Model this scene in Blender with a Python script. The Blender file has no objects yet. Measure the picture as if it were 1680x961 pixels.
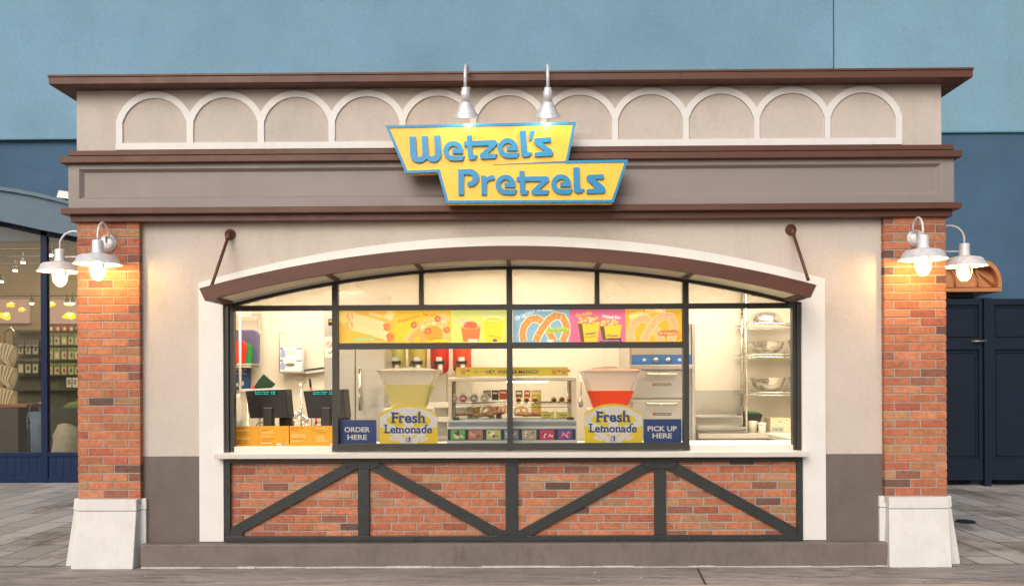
import bpy, math, random
from mathutils import Vector, Matrix, Euler
from mathutils.geometry import tessellate_polygon
random.seed(11)
PI = math.pi
scene = bpy.context.scene
COL = scene.collection

# ------------------------------------------------------------------ camera
F = 1435.0
YAW, ROLL = 0.010, -0.0045
CAMX = 0.070
CAMP = Vector((CAMX, -7.0, 1.5))
cam_d = bpy.data.cameras.new('camera')
cam = bpy.data.objects.new('camera', cam_d)
COL.objects.link(cam)
cam.location = CAMP
RM = Matrix.Rotation(YAW, 3, 'Z') @ Matrix.Rotation(PI/2, 3, 'X') @ Matrix.Rotation(ROLL, 3, 'Z')
cam.rotation_euler = RM.to_euler()
cam_d.sensor_width = 36.0
cam_d.lens = F/1680*36
cam_d.shift_y = 139.5/1680
cam_d.clip_end = 500
scene.camera = cam

def at(px, py, Y):
    d = RM @ Vector(((px-840)/F, (620-py)/F, -1.0))
    return CAMP + d*((Y-CAMP.y)/d.y)
def X(px, Y=0.0): return at(px, 600, Y).x
def Z(py, Y=0.0): return at(840, py, Y).z

def lin(v):
    v /= 255.0
    return v/12.92 if v <= 0.04045 else ((v+0.055)/1.055)**2.4
def c(r, g, b): return (lin(r), lin(g), lin(b))

# ------------------------------------------------------------------ materials
def newmat(name):
    m = bpy.data.materials.new(name); m.use_nodes = True
    nt = m.node_tree
    return m, nt, nt.nodes['Principled BSDF'], nt.nodes['Material Output']
def mixrgb(nt, typ, fac, a, b):
    n = nt.nodes.new('ShaderNodeMix'); n.data_type = 'RGBA'; n.blend_type = typ
    for s, v in ((0, fac), (6, a), (7, b)):
        if hasattr(v, 'is_output'): nt.links.new(v, n.inputs[s])
        elif isinstance(v, (int, float)): n.inputs[s].default_value = v
        else: n.inputs[s].default_value = (*v[:3], 1)
    return n.outputs[2]
def noise(nt, scale, detail=4, rough=0.55, vec=None, stretch=None):
    tc = nt.nodes.new('ShaderNodeTexCoord')
    src = tc.outputs['Object']
    if stretch:
        mp = nt.nodes.new('ShaderNodeMapping'); mp.inputs['Scale'].default_value = stretch
        nt.links.new(src, mp.inputs[0]); src = mp.outputs[0]
    n = nt.nodes.new('ShaderNodeTexNoise')
    n.inputs['Scale'].default_value = scale; n.inputs['Detail'].default_value = detail
    n.inputs['Roughness'].default_value = rough
    nt.links.new(src, n.inputs['Vector'])
    return n.outputs['Fac']
def ramp(nt, fac, stops):
    r = nt.nodes.new('ShaderNodeValToRGB')
    cr = r.color_ramp
    while len(cr.elements) < len(stops): cr.elements.new(0.5)
    for e, (p, v) in zip(cr.elements, stops):
        e.position = p; e.color = (*v, 1) if not isinstance(v, (int, float)) else (v, v, v, 1)
    nt.links.new(fac, r.inputs[0])
    return r.outputs[0]
def bump(nt, bsdf, h, strength, dist=0.01):
    b = nt.nodes.new('ShaderNodeBump'); b.inputs['Strength'].default_value = strength
    b.inputs['Distance'].default_value = dist
    nt.links.new(h, b.inputs['Height']); nt.links.new(b.outputs[0], bsdf.inputs['Normal'])

MATS = {}
def paint(key, col, rough=0.6, metal=0.0, var=0.08, vs=6.0, bmp=0.0, bs=120, stretch=None, dirt=0.0, spec=0.5, emit=0, mott=0.07):
    """painted / plastered surface: base colour with uneven patches, fine relief and some dirt"""
    if key in MATS: return MATS[key]
    m, nt, b, out = newmat(key)
    lo = tuple(x*(1-var) for x in col); hi = tuple(min(1, x*(1+var)) for x in col)
    n = noise(nt, vs, 5, 0.6, stretch=stretch)
    colr = ramp(nt, n, [(0.3, lo), (0.7, hi)])
    if dirt:
        d = noise(nt, vs*2.7, 8, 0.7, stretch=(1, 1, 0.35))
        f = ramp(nt, d, [(0.52, 0.0), (0.75, dirt)])
        colr = mixrgb(nt, 'MULTIPLY', f, colr, (0.45, 0.38, 0.30))
    if bmp:
        fm_ = ramp(nt, noise(nt, 34, 7, 0.75), [(0.32, 1-mott), (0.68, 1+mott*0.6)])
        colr = mixrgb(nt, 'MULTIPLY', 1.0, colr, fm_)
    nt.links.new(colr, b.inputs['Base Color'])
    rr = ramp(nt, noise(nt, vs*3, 3), [(0.3, max(0.02, rough-0.08)), (0.7, min(1, rough+0.08))])
    nt.links.new(rr, b.inputs['Roughness'])
    b.inputs['Metallic'].default_value = metal
    b.inputs['Specular IOR Level'].default_value = spec
    if bmp: bump(nt, b, noise(nt, bs, 6, 0.65), bmp, 0.004)
    MATS[key] = m
    return m
def colmat(key, rough=0.6, metal=0.0, emit=0.0, var=0.12, bmp=0.0, bs=60, spec=0.5, trans=0):
    """material whose colour is the per-face colour of the mesh (bricks, printed pictures)"""
    if key in MATS: return MATS[key]
    m, nt, b, out = newmat(key)
    a = nt.nodes.new('ShaderNodeAttribute'); a.attribute_name = 'Col'
    n = noise(nt, 28, 6, 0.7)
    f = ramp(nt, n, [(0.3, 1-var*1.6), (0.7, 1+var)])
    colr = mixrgb(nt, 'MULTIPLY', 1.0, a.outputs['Color'], f)
    nt.links.new(colr, b.inputs['Base Color'])
    b.inputs['Roughness'].default_value = rough; b.inputs['Metallic'].default_value = metal
    b.inputs['Specular IOR Level'].default_value = spec
    if emit:
        nt.links.new(colr, b.inputs['Emission Color']); b.inputs['Emission Strength'].default_value = emit
    if trans:
        tl = nt.nodes.new('ShaderNodeBsdfTranslucent'); nt.links.new(colr, tl.inputs[0])
        mx = nt.nodes.new('ShaderNodeMixShader'); mx.inputs[0].default_value = trans
        nt.links.new(b.outputs[0], mx.inputs[1]); nt.links.new(tl.outputs[0], mx.inputs[2]); nt.links.new(mx.outputs[0], out.inputs[0])
    if bmp: bump(nt, b, noise(nt, bs, 8, 0.7), bmp, 0.006)
    MATS[key] = m
    return m
def emis(key, col, s):
    if key in MATS: return MATS[key]
    m, nt, b, out = newmat(key)
    b.inputs['Base Color'].default_value = (*col, 1)
    b.inputs['Emission Color'].default_value = (*col, 1); b.inputs['Emission Strength'].default_value = s
    MATS[key] = m
    return m
def glass(key, tint=(1, 1, 1), refl=1.0, haze=0.0, rough=0.02, hazecol=(0.9, 0.9, 0.88)):
    """thin pane: clear with fresnel reflection, optional milky film"""
    if key in MATS: return MATS[key]
    m, nt, b, out = newmat(key)
    nt.nodes.remove(b)
    t = nt.nodes.new('ShaderNodeBsdfTransparent'); t.inputs[0].default_value = (*tint, 1)
    g = nt.nodes.new('ShaderNodeBsdfGlossy'); g.inputs['Roughness'].default_value = rough
    fr = nt.nodes.new('ShaderNodeFresnel'); fr.inputs[0].default_value = 1.45
    mul = nt.nodes.new('ShaderNodeMath'); mul.operation = 'MULTIPLY'; mul.inputs[1].default_value = refl
    nt.links.new(fr.outputs[0], mul.inputs[0])
    src = t.outputs[0]
    if haze:
        d = nt.nodes.new('ShaderNodeBsdfDiffuse'); d.inputs[0].default_value = (*hazecol, 1)
        tl = nt.nodes.new('ShaderNodeBsdfTranslucent'); tl.inputs[0].default_value = (*hazecol, 1)
        md = nt.nodes.new('ShaderNodeMixShader'); md.inputs[0].default_value = 0.5
        nt.links.new(d.outputs[0], md.inputs[1]); nt.links.new(tl.outputs[0], md.inputs[2])
        mh = nt.nodes.new('ShaderNodeMixShader')
        hz = ramp(nt, noise(nt, 3, 3, 0.5), [(0.3, haze*0.95), (0.75, min(1, haze*1.05))])
        nt.links.new(hz, mh.inputs[0])
        nt.links.new(src, mh.inputs[1]); nt.links.new(md.outputs[0], mh.inputs[2]); src = mh.outputs[0]
    mx = nt.nodes.new('ShaderNodeMixShader')
    nt.links.new(mul.outputs[0], mx.inputs[0]); nt.links.new(src, mx.inputs[1]); nt.links.new(g.outputs[0], mx.inputs[2])
    nt.links.new(mx.outputs[0], out.inputs[0])
    MATS[key] = m
    return m
def liquid(key, col):
    m, nt, b, out = newmat(key)
    b.inputs['Base Color'].default_value = (*col, 1); b.inputs['Roughness'].default_value = 0.3
    tl = nt.nodes.new('ShaderNodeBsdfTranslucent'); tl.inputs[0].default_value = (*col, 1)
    mx = nt.nodes.new('ShaderNodeMixShader'); mx.inputs[0].default_value = 0.6
    nt.links.new(b.outputs[0], mx.inputs[1]); nt.links.new(tl.outputs[0], mx.inputs[2]); nt.links.new(mx.outputs[0], out.inputs[0])
    return m

M_WALL = paint('beige_stucco', (0.545, 0.492, 0.450), 0.85, var=0.05, vs=1.6, bmp=0.45, bs=42, dirt=0.20)
M_PARA = paint('parapet_stucco', (0.540, 0.490, 0.452), 0.85, var=0.06, vs=2.2, bmp=0.4, bs=42, dirt=0.22)
M_WHITE = paint('white_trim', (0.72, 0.725, 0.72), 0.5, var=0.03, vs=4, bmp=0.08, bs=40, dirt=0.12, mott=0.02)
M_BASE = paint('white_concrete', (0.66, 0.665, 0.66), 0.7, var=0.05, vs=5, bmp=0.40, bs=26, dirt=0.20, mott=0.04)
M_BROWN = paint('brown_metal', (0.110, 0.046, 0.031), 0.42, var=0.12, vs=3, stretch=(0.4, 1, 3), dirt=0.2, spec=0.35)
M_FRIEZE = paint('grey_panel', (0.258, 0.226, 0.220), 0.5, var=0.05, vs=1.3, stretch=(0.5, 1, 1), bmp=0.04, mott=0.02, dirt=0.15)
M_DADO = paint('taupe_stucco', (0.142, 0.119, 0.110), 0.75, var=0.10, vs=3, bmp=0.4, bs=40, dirt=0.3)
M_PLINTH = paint('taupe_plinth', (0.165, 0.138, 0.128), 0.62, var=0.12, vs=4, bmp=0.25, bs=30, dirt=0.55)
M_STEEL = paint('dark_grey_steel', (0.026, 0.031, 0.033), 0.40, var=0.16, vs=7, dirt=0.1)
M_BRICK = colmat('brick', 0.85, var=0.21, bmp=0.8, bs=70)
M_MORT = paint('mortar', (0.36, 0.325, 0.29), 0.95, var=0.12, vs=12, bmp=0.4, bs=90)
M_GALV = paint('galvanised_metal', (0.72, 0.74, 0.78), 0.48, metal=0.35, var=0.16, vs=35)
M_LAMP = paint('white_lamp_metal', (0.74, 0.74, 0.76), 0.4, metal=0.25, var=0.14, vs=30)
M_YEL = paint('yellow_sign', c(250, 198, 66), 0.35, var=0.02, vs=2)
M_BLUE = paint('blue_sign', (0.004, 0.245, 0.52), 0.28, var=0.02)
M_UP = paint('light_blue_stucco', (0.178, 0.335, 0.475), 0.85, mott=0.12, var=0.12, vs=0.5, bmp=0.5, bs=22, dirt=0.12)
M_UP2 = paint('light_blue_stucco_lit', (0.188, 0.352, 0.475), 0.85, mott=0.12, var=0.12, vs=0.5, bmp=0.6, bs=22, dirt=0.18)  # brighter light on the right of the wall, painted as a lighter blue
M_LOW = paint('dark_blue_stucco', (0.052, 0.118, 0.205), 0.85, mott=0.16, var=0.12, vs=0.9, bmp=0.5, bs=22, dirt=0.1)
M_NAVY = paint('navy_frame', (0.002, 0.014, 0.058), 0.45, spec=0.25, var=0.1)
M_GATE = paint('gate_paint', (0.008, 0.016, 0.033), 0.5, spec=0.25, var=0.1, vs=2)
M_INW = paint('cream_panel', (0.80, 0.74, 0.62), 0.45, var=0.02, vs=1.5)
M_STAIN = paint('stainless', (0.55, 0.54, 0.50), 0.36, metal=0.75, var=0.04, vs=2, stretch=(1, 1, 9))
M_CHROME = paint('chrome', (0.75, 0.74, 0.70), 0.16, metal=1.0, var=0.05)
M_BLACK = paint('black_plastic', (0.012, 0.012, 0.014), 0.35, var=0.1)
M_PLASW = paint('white_plastic', (0.72, 0.70, 0.64), 0.4, var=0.03)
M_GREYP = paint('grey_plastic', (0.52, 0.55, 0.56), 0.4, var=0.04)
M_PRINT = colmat('printed_board', 0.4, var=0.02)
M_SHEET = colmat('translucent_sign_sheet', 0.35, var=0.02, trans=0.12)
M_COLP = colmat('coloured_plastic', 0.38, var=0.05)
M_LIT = colmat('backlit_film', 0.5, emit=0.78, var=0.03)
M_GLASS = glass('window_glass', (0.98, 0.98, 0.97), refl=0.9, haze=0.010)
M_CASEG = glass('case_glass', (0.97, 0.98, 0.97), refl=0.9)
M_HAZEG = glass('water_spotted_glass', (0.98, 0.97, 0.94), refl=0.5, haze=0.30, hazecol=(0.88, 0.82, 0.68))
M_TANK = glass('frosted_tank', (0.96, 0.96, 0.93), refl=0.8, haze=0.62, rough=0.12, hazecol=(0.98, 0.96, 0.92))
M_BULB = emis('glowing_bulb', (1.0, 0.60, 0.23), 195)
M_JAR = glass('lamp_jar', (1.0, 0.97, 0.9), refl=0.8)
M_BREAD = colmat('bread', 0.6, var=0.3, bmp=0.3, bs=40)

# ------------------------------------------------------------------ mesh builder
WL = {}
class MB:
    def __init__(s, col=(0.8, 0.8, 0.8)):
        s.v = []; s.f = []; s.fc = []; s.sm = []; s.col = col; s.smooth = False
    def add(s, vs, fs, col=None):
        o = len(s.v); s.v += [tuple(v) for v in vs]
        for f in fs:
            s.f.append([i+o for i in f]); s.fc.append(col or s.col); s.sm.append(s.smooth)
    def box(s, x0, x1, y0, y1, z0, z1, col=None):
        vs = [(x, y, z) for z in (z0, z1) for y in (y0, y1) for x in (x0, x1)]
        s.add(vs, [(0, 2, 3, 1), (4, 5, 7, 6), (0, 1, 5, 4), (2, 6, 7, 3), (0, 4, 6, 2), (1, 3, 7, 5)], col)
        return s
    def hexa(s, lo, hi, col=None):
        """lo / hi: four corners each (x,y,z), same winding (front-left, front-right, back-right, back-left)"""
        s.add(list(lo)+list(hi), [(3, 2, 1, 0), (4, 5, 6, 7), (0, 1, 5, 4), (1, 2, 6, 5), (2, 3, 7, 6), (3, 0, 4, 7)], col)
        return s
    def cbox(s, x0, x1, y0, y1, z0, z1, ch=0.003, col=None):
        """box with chamfered edges"""
        vs = []; 
        cx, cy, cz = (x0+x1)/2, (y0+y1)/2, (z0+z1)/2
        hx, hy, hz = (x1-x0)/2, (y1-y0)/2, (z1-z0)/2
        ch = min(ch, hx*0.6, hy*0.6, hz*0.6)
        idx = {}
        for sx in (-1, 1):
            for sy in (-1, 1):
                for sz in (-1, 1):
                    for a in range(3):
                        h = [hx-ch, hy-ch, hz-ch]; full = [hx, hy, hz]; h[a] = full[a]
                        idx[(sx, sy, sz, a)] = len(vs)
                        vs.append((cx+sx*h[0], cy+sy*h[1], cz+sz*h[2]))
        fs = []
        q = [(-1, -1), (1, -1), (1, 1), (-1, 1)]
        for sg in (-1, 1):
            fs.append([idx[(sg, a, b, 0)] for a, b in q]); fs.append([idx[(a, sg, b, 1)] for a, b in q]); fs.append([idx[(a, b, sg, 2)] for a, b in q])
        for a in (-1, 1):
            for b in (-1, 1):
                fs.append([idx[(a, b, -1, 0)], idx[(a, b, 1, 0)], idx[(a, b, 1, 1)], idx[(a, b, -1, 1)]])
                fs.append([idx[(a, -1, b, 0)], idx[(a, 1, b, 0)], idx[(a, 1, b, 2)], idx[(a, -1, b, 2)]])
                fs.append([idx[(-1, a, b, 1)], idx[(1, a, b, 1)], idx[(1, a, b, 2)], idx[(-1, a, b, 2)]])
        for sx in (-1, 1):
            for sy in (-1, 1):
                for sz in (-1, 1):
                    fs.append([idx[(sx, sy, sz, a)] for a in range(3)])
        s.add(vs, fs, col); return s
    def prism(s, poly, y0, y1, col=None):
        """poly: list of (x,z); solid from y0 (front) to y1 (back)"""
        n = len(poly)
        tri = tessellate_polygon([[Vector((p[0], p[1], 0)) for p in poly]])
        vs = [(p[0], y0, p[1]) for p in poly]+[(p[0], y1, p[1]) for p in poly]
        fs = [tuple(t) for t in tri]+[tuple(i+n for i in reversed(t)) for t in tri]
        fs += [(i, (i+1) % n, (i+1) % n+n, i+n) for i in range(n)]
        s.add(vs, fs, col); return s
    def prismx(s, poly, x0, x1, col=None):
        """poly: list of (y,z); solid from x0 to x1"""
        n = len(poly)
        tri = tessellate_polygon([[Vector((p[0], p[1], 0)) for p in poly]])
        vs = [(x0, p[0], p[1]) for p in poly]+[(x1, p[0], p[1]) for p in poly]
        fs = [tuple(t) for t in tri]+[tuple(i+n for i in reversed(t)) for t in tri]
        fs += [(i, (i+1) % n, (i+1) % n+n, i+n) for i in range(n)]
        s.add(vs, fs, col); return s
    def ppx(s, pts, Y, th=0.0006, col=None):
        """polygon traced in photograph pixels, standing at depth Y with thickness th"""
        s.prism([(q.x, q.z) for q in (at(a, b, Y) for a, b in pts)], Y, Y+th, col); return s
    def tube(s, pts, r, n=10, col=None, caps=True):
        pts = [Vector(p) for p in pts]; rs = r if isinstance(r, (list, tuple)) else [r]*len(pts)
        vs = []; up = None
        for i, p in enumerate(pts):
            t = (pts[min(i+1, len(pts)-1)]-pts[max(i-1, 0)]).normalized()
            if up is None:
                up = t.orthogonal().normalized()
            up = (up-t*up.dot(t)).normalized(); w = t.cross(up)
            for k in range(n):
                a = 2*PI*k/n; vs.append(p+(up*math.cos(a)+w*math.sin(a))*rs[i])
        fs = [(i*n+k, i*n+(k+1) % n, (i+1)*n+(k+1) % n, (i+1)*n+k) for i in range(len(pts)-1) for k in range(n)]
        if caps: fs += [tuple(reversed(range(n))), tuple(range((len(pts)-1)*n, len(pts)*n))]
        sm = s.smooth; s.smooth = True; s.add(vs, fs, col); s.smooth = sm; return s
    def lathe(s, prof, cen, n=24, axis='Z', col=None, sx=1, sy=1):
        cen = Vector(cen); vs = []
        for r, h in prof:
            for k in range(n):
                a = 2*PI*k/n; p = (r*math.cos(a)*sx, r*math.sin(a)*sy, h)
                if axis == 'Y': p = (p[0], h, p[1])
                if axis == 'X': p = (h, p[0], p[1])
                vs.append(cen+Vector(p))
        fs = [(i*n+k, i*n+(k+1) % n, (i+1)*n+(k+1) % n, (i+1)*n+k) for i in range(len(prof)-1) for k in range(n)]
        sm = s.smooth; s.smooth = True; s.add(vs, fs, col); s.smooth = sm; return s
    def text(s, body, px, py, h, Y, col, ang=0, bold=0.0, w=None, th=0.0006, shear=0):
        """lettering centred on pixel (px,py), cap height h pixels, optional total width w pixels"""
        cu = bpy.data.curves.new('t', 'FONT'); cu.body = body; cu.size = 1.0; cu.offset = bold
        cu.resolution_u = 3; cu.shear = shear
        ob = bpy.data.objects.new('t', cu); COL.objects.link(ob)
        dg = bpy.context.evaluated_depsgraph_get(); dg.update()
        me = bpy.data.meshes.new_from_object(ob.evaluated_get(dg))
        bpy.data.objects.remove(ob); bpy.data.curves.remove(cu)
        vs = [v.co.copy() for v in me.vertices]; fs = [tuple(p.vertices) for p in me.polygons]
        bpy.data.meshes.remove(me)
        if not vs: return s
        x0 = min(v.x for v in vs); x1 = max(v.x for v in vs)
        z0, z1 = 0.0, 0.729
        k = h/(z1-z0); kx = (w/(x1-x0)) if w else k
        ca, sa = math.cos(ang), math.sin(ang)
        P = []
        for v in vs:
            a = (v.x-(x0+x1)/2)*kx; b = (v.y-(z0+z1)/2)*k
            q = at(px+a*ca-b*sa, py-(a*sa+b*ca), Y); P.append((q.x, Y, q.z))
        s.add(P, fs, col); return s
    def tilt(s, piv, ang):
        c_, s_ = math.cos(ang), math.sin(ang)
        s.v = [(x, piv[1]+(y-piv[1])*c_-(z-piv[2])*s_, piv[2]+(y-piv[1])*s_+(z-piv[2])*c_) for x, y, z in s.v]; return s
    def build(s, name, mat, parent=None, bevel=0, origin=None, seg=2):
        if not s.v: return None
        if origin is None:
            xs = [v[0] for v in s.v]; ys = [v[1] for v in s.v]; zs = [v[2] for v in s.v]
            origin = Vector(((min(xs)+max(xs))/2, (min(ys)+max(ys))/2, min(zs)))
        origin = Vector(origin)
        me = bpy.data.meshes.new(name)
        me.from_pydata([tuple(Vector(v)-origin) for v in s.v], [], s.f)
        ca = me.color_attributes.new('Col', 'FLOAT_COLOR', 'CORNER')
        k = 0; buf = []
        for p in me.polygons:
            cc = s.fc[p.index]
            for _ in range(p.loop_total): buf += [cc[0], cc[1], cc[2], 1.0]
        ca.data.foreach_set('color', buf)
        me.polygons.foreach_set('use_smooth', s.sm)
        me.materials.append(mat); me.update()
        import bmesh
        bm = bmesh.new(); bm.from_mesh(me); bmesh.ops.recalc_face_normals(bm, faces=bm.faces); bm.to_mesh(me); bm.free()
        o = bpy.data.objects.new(name, me); COL.objects.link(o)
        WL[o] = origin
        if parent: o.parent = parent; o.location = origin-WL[parent]
        else: o.location = origin
        if bevel:
            b = o.modifiers.new('soft edges', 'BEVEL'); b.width = bevel; b.segments = seg; b.limit_method = 'ANGLE'; b.angle_limit = math.radians(40)
        return o
def tag(o, label, cat, group=None, kind=None):
    o['label'] = label; o['category'] = cat
    if group: o['group'] = group
    if kind: o['kind'] = kind
    return o
def thing(name, label, cat, loc, group=None):
    o = bpy.data.objects.new(name, None); COL.objects.link(o); o.location = loc; WL[o] = Vector(loc)
    o.empty_display_size = 0.1
    return tag(o, label, cat, group)
def struct(o): o['kind'] = 'structure'; return o
def copy_tree(o, loc=None, parent=None, label=None):
    q = o.copy(); COL.objects.link(q)
    if parent: q.parent = parent
    if loc is not None: q.location = loc
    if label: q['label'] = label
    for ch in [x for x in bpy.data.objects if x.parent == o]: copy_tree(ch, None, q)
    return q
def arcpts(cx, cy, r, a0, a1, n):
    return [(cx+r*math.cos(math.radians(a0+(a1-a0)*i/n)), cy+r*math.sin(math.radians(a0+(a1-a0)*i/n))) for i in range(n+1)]
def ribbon(pts, w, cap0=None, cap1=None):
    """outline polygon of a thick stroke with mitred joins"""
    L, R = [], []
    n = len(pts)
    for i, p in enumerate(pts):
        p = Vector(p)
        d0 = (p-Vector(pts[i-1])).normalized() if i > 0 else None
        d1 = (Vector(pts[i+1])-p).normalized() if i < n-1 else None
        if d0 is None: d0 = d1
        if d1 is None: d1 = d0
        t = (d0+d1).normalized() if (d0+d1).length > 1e-4 else d1
        nn = Vector((-t.y, t.x)); k = max(0.35, nn.dot(Vector((-d1.y, d1.x))))
        ww = (w[i] if isinstance(w, (list, tuple)) else w)/2/k
        L.append(tuple(p+nn*ww)); R.append(tuple(p-nn*ww))
    return L+R[::-1]

# ------------------------------------------------------------------ ground
m, nt, b, out = newmat('weathered_concrete')
n1 = noise(nt, 1.3, 9, 0.75, stretch=(0.8, 4.5, 1)); n2 = noise(nt, 60, 6, 0.7); n3 = noise(nt, 1.1, 8, 0.78, stretch=(0.9, 5.5, 1))
base = ramp(nt, n1, [(0.36, (0.20, 0.180, 0.174)), (0.50, (0.315, 0.290, 0.282)), (0.64, (0.43, 0.40, 0.385))])
base = mixrgb(nt, 'MULTIPLY', ramp(nt, n3, [(0.50, 0.0), (0.60, 0.85)]), base, (0.40, 0.385, 0.39))
base = mixrgb(nt, 'MULTIPLY', 0.7, base, ramp(nt, n2, [(0.25, 0.55), (0.7, 1.15)]))
nt.links.new(base, b.inputs['Base Color']); b.inputs['Roughness'].default_value = 0.85
bump(nt, b, n2, 0.35, 0.004)
M_CONC = m
gm = MB(); gm.add([(-60, -40, 0), (60, -40, 0), (60, 60, 0), (-60, 60, 0)], [(0, 1, 2, 3)])
struct(gm.build('ground', M_CONC, origin=(0, 0, 0)))

m, nt, b, out = newmat('pale_concrete')
n1 = noise(nt, 3, 8, 0.7, stretch=(0.6, 2, 1))
nt.links.new(ramp(nt, n1, [(0.38, (0.26, 0.225, 0.20)), (0.62, (0.50, 0.41, 0.34))]), b.inputs['Base Color']); b.inputs['Roughness'].default_value = 0.85
ps = MB(); ps.add([(-30, -3.0, 0.004), (30, -3.0, 0.004), (30, -0.675, 0.004), (-30, -0.655, 0.004)], [(0, 1, 2, 3)])
struct(ps.build('concrete_path', m, origin=(0, 0, 0)))

m, nt, b, out = newmat('paving_blocks')
tc = nt.nodes.new('ShaderNodeTexCoord'); mp = nt.nodes.new('ShaderNodeMapping')
mp.inputs['Rotation'].default_value = (0, 0, PI/2)
nt.links.new(tc.outputs['Object'], mp.inputs[0])
bt = nt.nodes.new('ShaderNodeTexBrick'); nt.links.new(mp.outputs[0], bt.inputs[0])
bt.inputs['Scale'].default_value = 1.0; bt.inputs['Brick Width'].default_value = 0.62; bt.inputs['Row Height'].default_value = 0.31
bt.inputs['Mortar Size'].default_value = 0.008; bt.inputs['Mortar Smooth'].default_value = 0.3; bt.inputs['Bias'].default_value = -0.1
bt.offset = 0.5
bt.inputs['Color1'].default_value = (0.50, 0.47, 0.44, 1); bt.inputs['Color2'].default_value = (0.31, 0.29, 0.27, 1); bt.inputs['Mortar'].default_value = (0.09, 0.08, 0.07, 1)
n1 = noise(nt, 0.8, 8, 0.72, stretch=(1, 0.8, 1)); n2 = noise(nt, 40, 6, 0.7)
pc = mixrgb(nt, 'MULTIPLY', ramp(nt, n1, [(0.50, 0.0), (0.60, 0.9)]), bt.outputs[0], (0.50, 0.44, 0.38))
pc = mixrgb(nt, 'MULTIPLY', 0.6, pc, ramp(nt, n2, [(0.25, 0.65), (0.7, 1.1)]))
nt.links.new(pc, b.inputs['Base Color']); b.inputs['Roughness'].default_value = 0.8
bump(nt, b, bt.outputs[1], -0.5, 0.006)
pv = MB(); pv.add([(-40, 0.02, 0.004), (40, 0.02, 0.004), (40, 30, 0.004), (-40, 30, 0.004)], [(0, 1, 2, 3)])
struct(pv.build('pavement', m, origin=(0, 0, 0)))
p = at(1584, 859, 0); dd = 1.5*F/(859-620); dp = at(1584, 859, dd-7)
tag(MB().lathe([(0, 0.022), (0.085, 0.022), (0.10, 0.008)], (dp.x, dp.y, 0), 24).build('drain_cover', M_BLACK), 'small round black drain cover set in the right hand paving', 'drain cover')
cr = MB(); cr.add([(at(1141, 932, -.08).x, -0.12, 0.0025), (at(1144, 932, -.08).x, -0.12, 0.0025), (at(1157, 958, -.6).x, -0.66, 0.0025), (at(1153, 958, -.6).x, -0.66, 0.0025)], [(0, 1, 2, 3)])
struct(cr.build('ground_joint', paint('joint_dirt', (0.03, 0.028, 0.026), 0.95)))

lt = MB(c(214, 208, 196)); rl = random.Random(8)
for k in range(34):
    xx = rl.uniform(-4.0, 4.0); yy = rl.uniform(-0.62, -0.13) if k < 24 else rl.uniform(0.9, 3.0)
    if k >= 24: xx = rl.choice([-1, 1])*rl.uniform(3.9, 5.4)
    r_ = rl.uniform(0.003, 0.008); cc_ = c(222, 216, 205) if rl.random() < 0.55 else c(40, 36, 34)
    lt.lathe([(r_, 0.0045), (r_*0.8, 0.007), (0.0004, 0.0075)], (xx, yy, 0), 7, col=cc_, sy=rl.uniform(0.6, 1.5))
lt_ = lt.build('litter', M_PRINT); tag(lt_, 'tiny specks of litter and gum scattered on the ground', 'litter', kind='stuff')
# ------------------------------------------------------------------ kiosk building
PF = 0.0; WF = 0.055                       # pillar face, wall face
kiosk = thing('snack_kiosk', 'beige stucco snack kiosk with brick pillars, arched serving window and brown flat roof', 'kiosk', (0, 1.5, 0))
XL, XR = X(127), X(1553)
PLi, PRi = X(229.5), X(1451)
BACK = 3.1
zg = 0.0
z_ptop = Z(358); z_pbot = Z(815)
# --- side and back walls
sw = MB()
sw.box(XL+0.05, XL+0.13, 0.6, BACK, 0, z_ptop+0.9)
sw.box(XR-0.13, XR-0.05, 0.6, BACK, 0, z_ptop+0.9)
sw.box(XL+0.13, XR-0.13, BACK-0.1, BACK, 0, z_ptop+0.9)
sw.build('side_wall', M_WALL, kiosk)
# --- front wall round the arch
RA = 9.0
xc = (X(367, WF)+X(1314, WF))/2
def arc_z(ztop, x, R=RA, xcen=None):
    xcen = xc if xcen is None else xcen
    return ztop-R+math.sqrt(R*R-(x-xcen)**2)
jo0, jo1 = X(327.5, WF), X(1353, WF)       # outer edges of the white surround
ji0, ji1 = X(367, WF), X(1315, WF)
zo = Z(388, WF); zi = Z(436, WF)
z_pl = Z(888, 0)                            # plinth top
z_sill = Z(744, 0)
Na = 40
outer = [(jo0+(jo1-jo0)*i/Na, arc_z(zo, jo0+(jo1-jo0)*i/Na)) for i in range(Na+1)]
inner = [(ji0+(ji1-ji0)*i/Na, arc_z(zi, ji0+(ji1-ji0)*i/Na)) for i in range(Na+1)]
wall = MB()
wall.prism([(PLi-0.05, z_pl-0.1), (jo0, z_pl-0.1)]+outer+[(jo1, z_pl-0.1), (PRi+0.05, z_pl-0.1), (PRi+0.05, z_ptop+0.2), (PLi-0.05, z_ptop+0.2)], WF, 0.18)
wall.build('front_wall', M_WALL, kiosk)
sur = MB()
sur.prism([(jo0, z_pl), (ji0, z_pl)]+inner+[(ji1, z_pl), (jo1, z_pl)]+outer[::-1], WF-0.018, 0.20)
sur.build('window_surround', M_WHITE, kiosk, bevel=0.004)
z_d = Z(746, WF)
MB().box(PLi-0.04, jo0-0.001, WF-0.006, WF+0.05, z_pl-0.1, z_d).build('dado', M_DADO, kiosk, bevel=0.003)
MB().box(jo1+0.001, PRi+0.04, WF-0.006, WF+0.05, z_pl-0.1, z_d).build('dado', M_DADO, kiosk, bevel=0.003)
MB().box(X(229, -.05), X(1455, -.05), -0.055, WF+0.06, -0.02, Z(891, -.055)).build('plinth', M_PLINTH, kiosk, bevel=0.010, seg=3)
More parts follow.
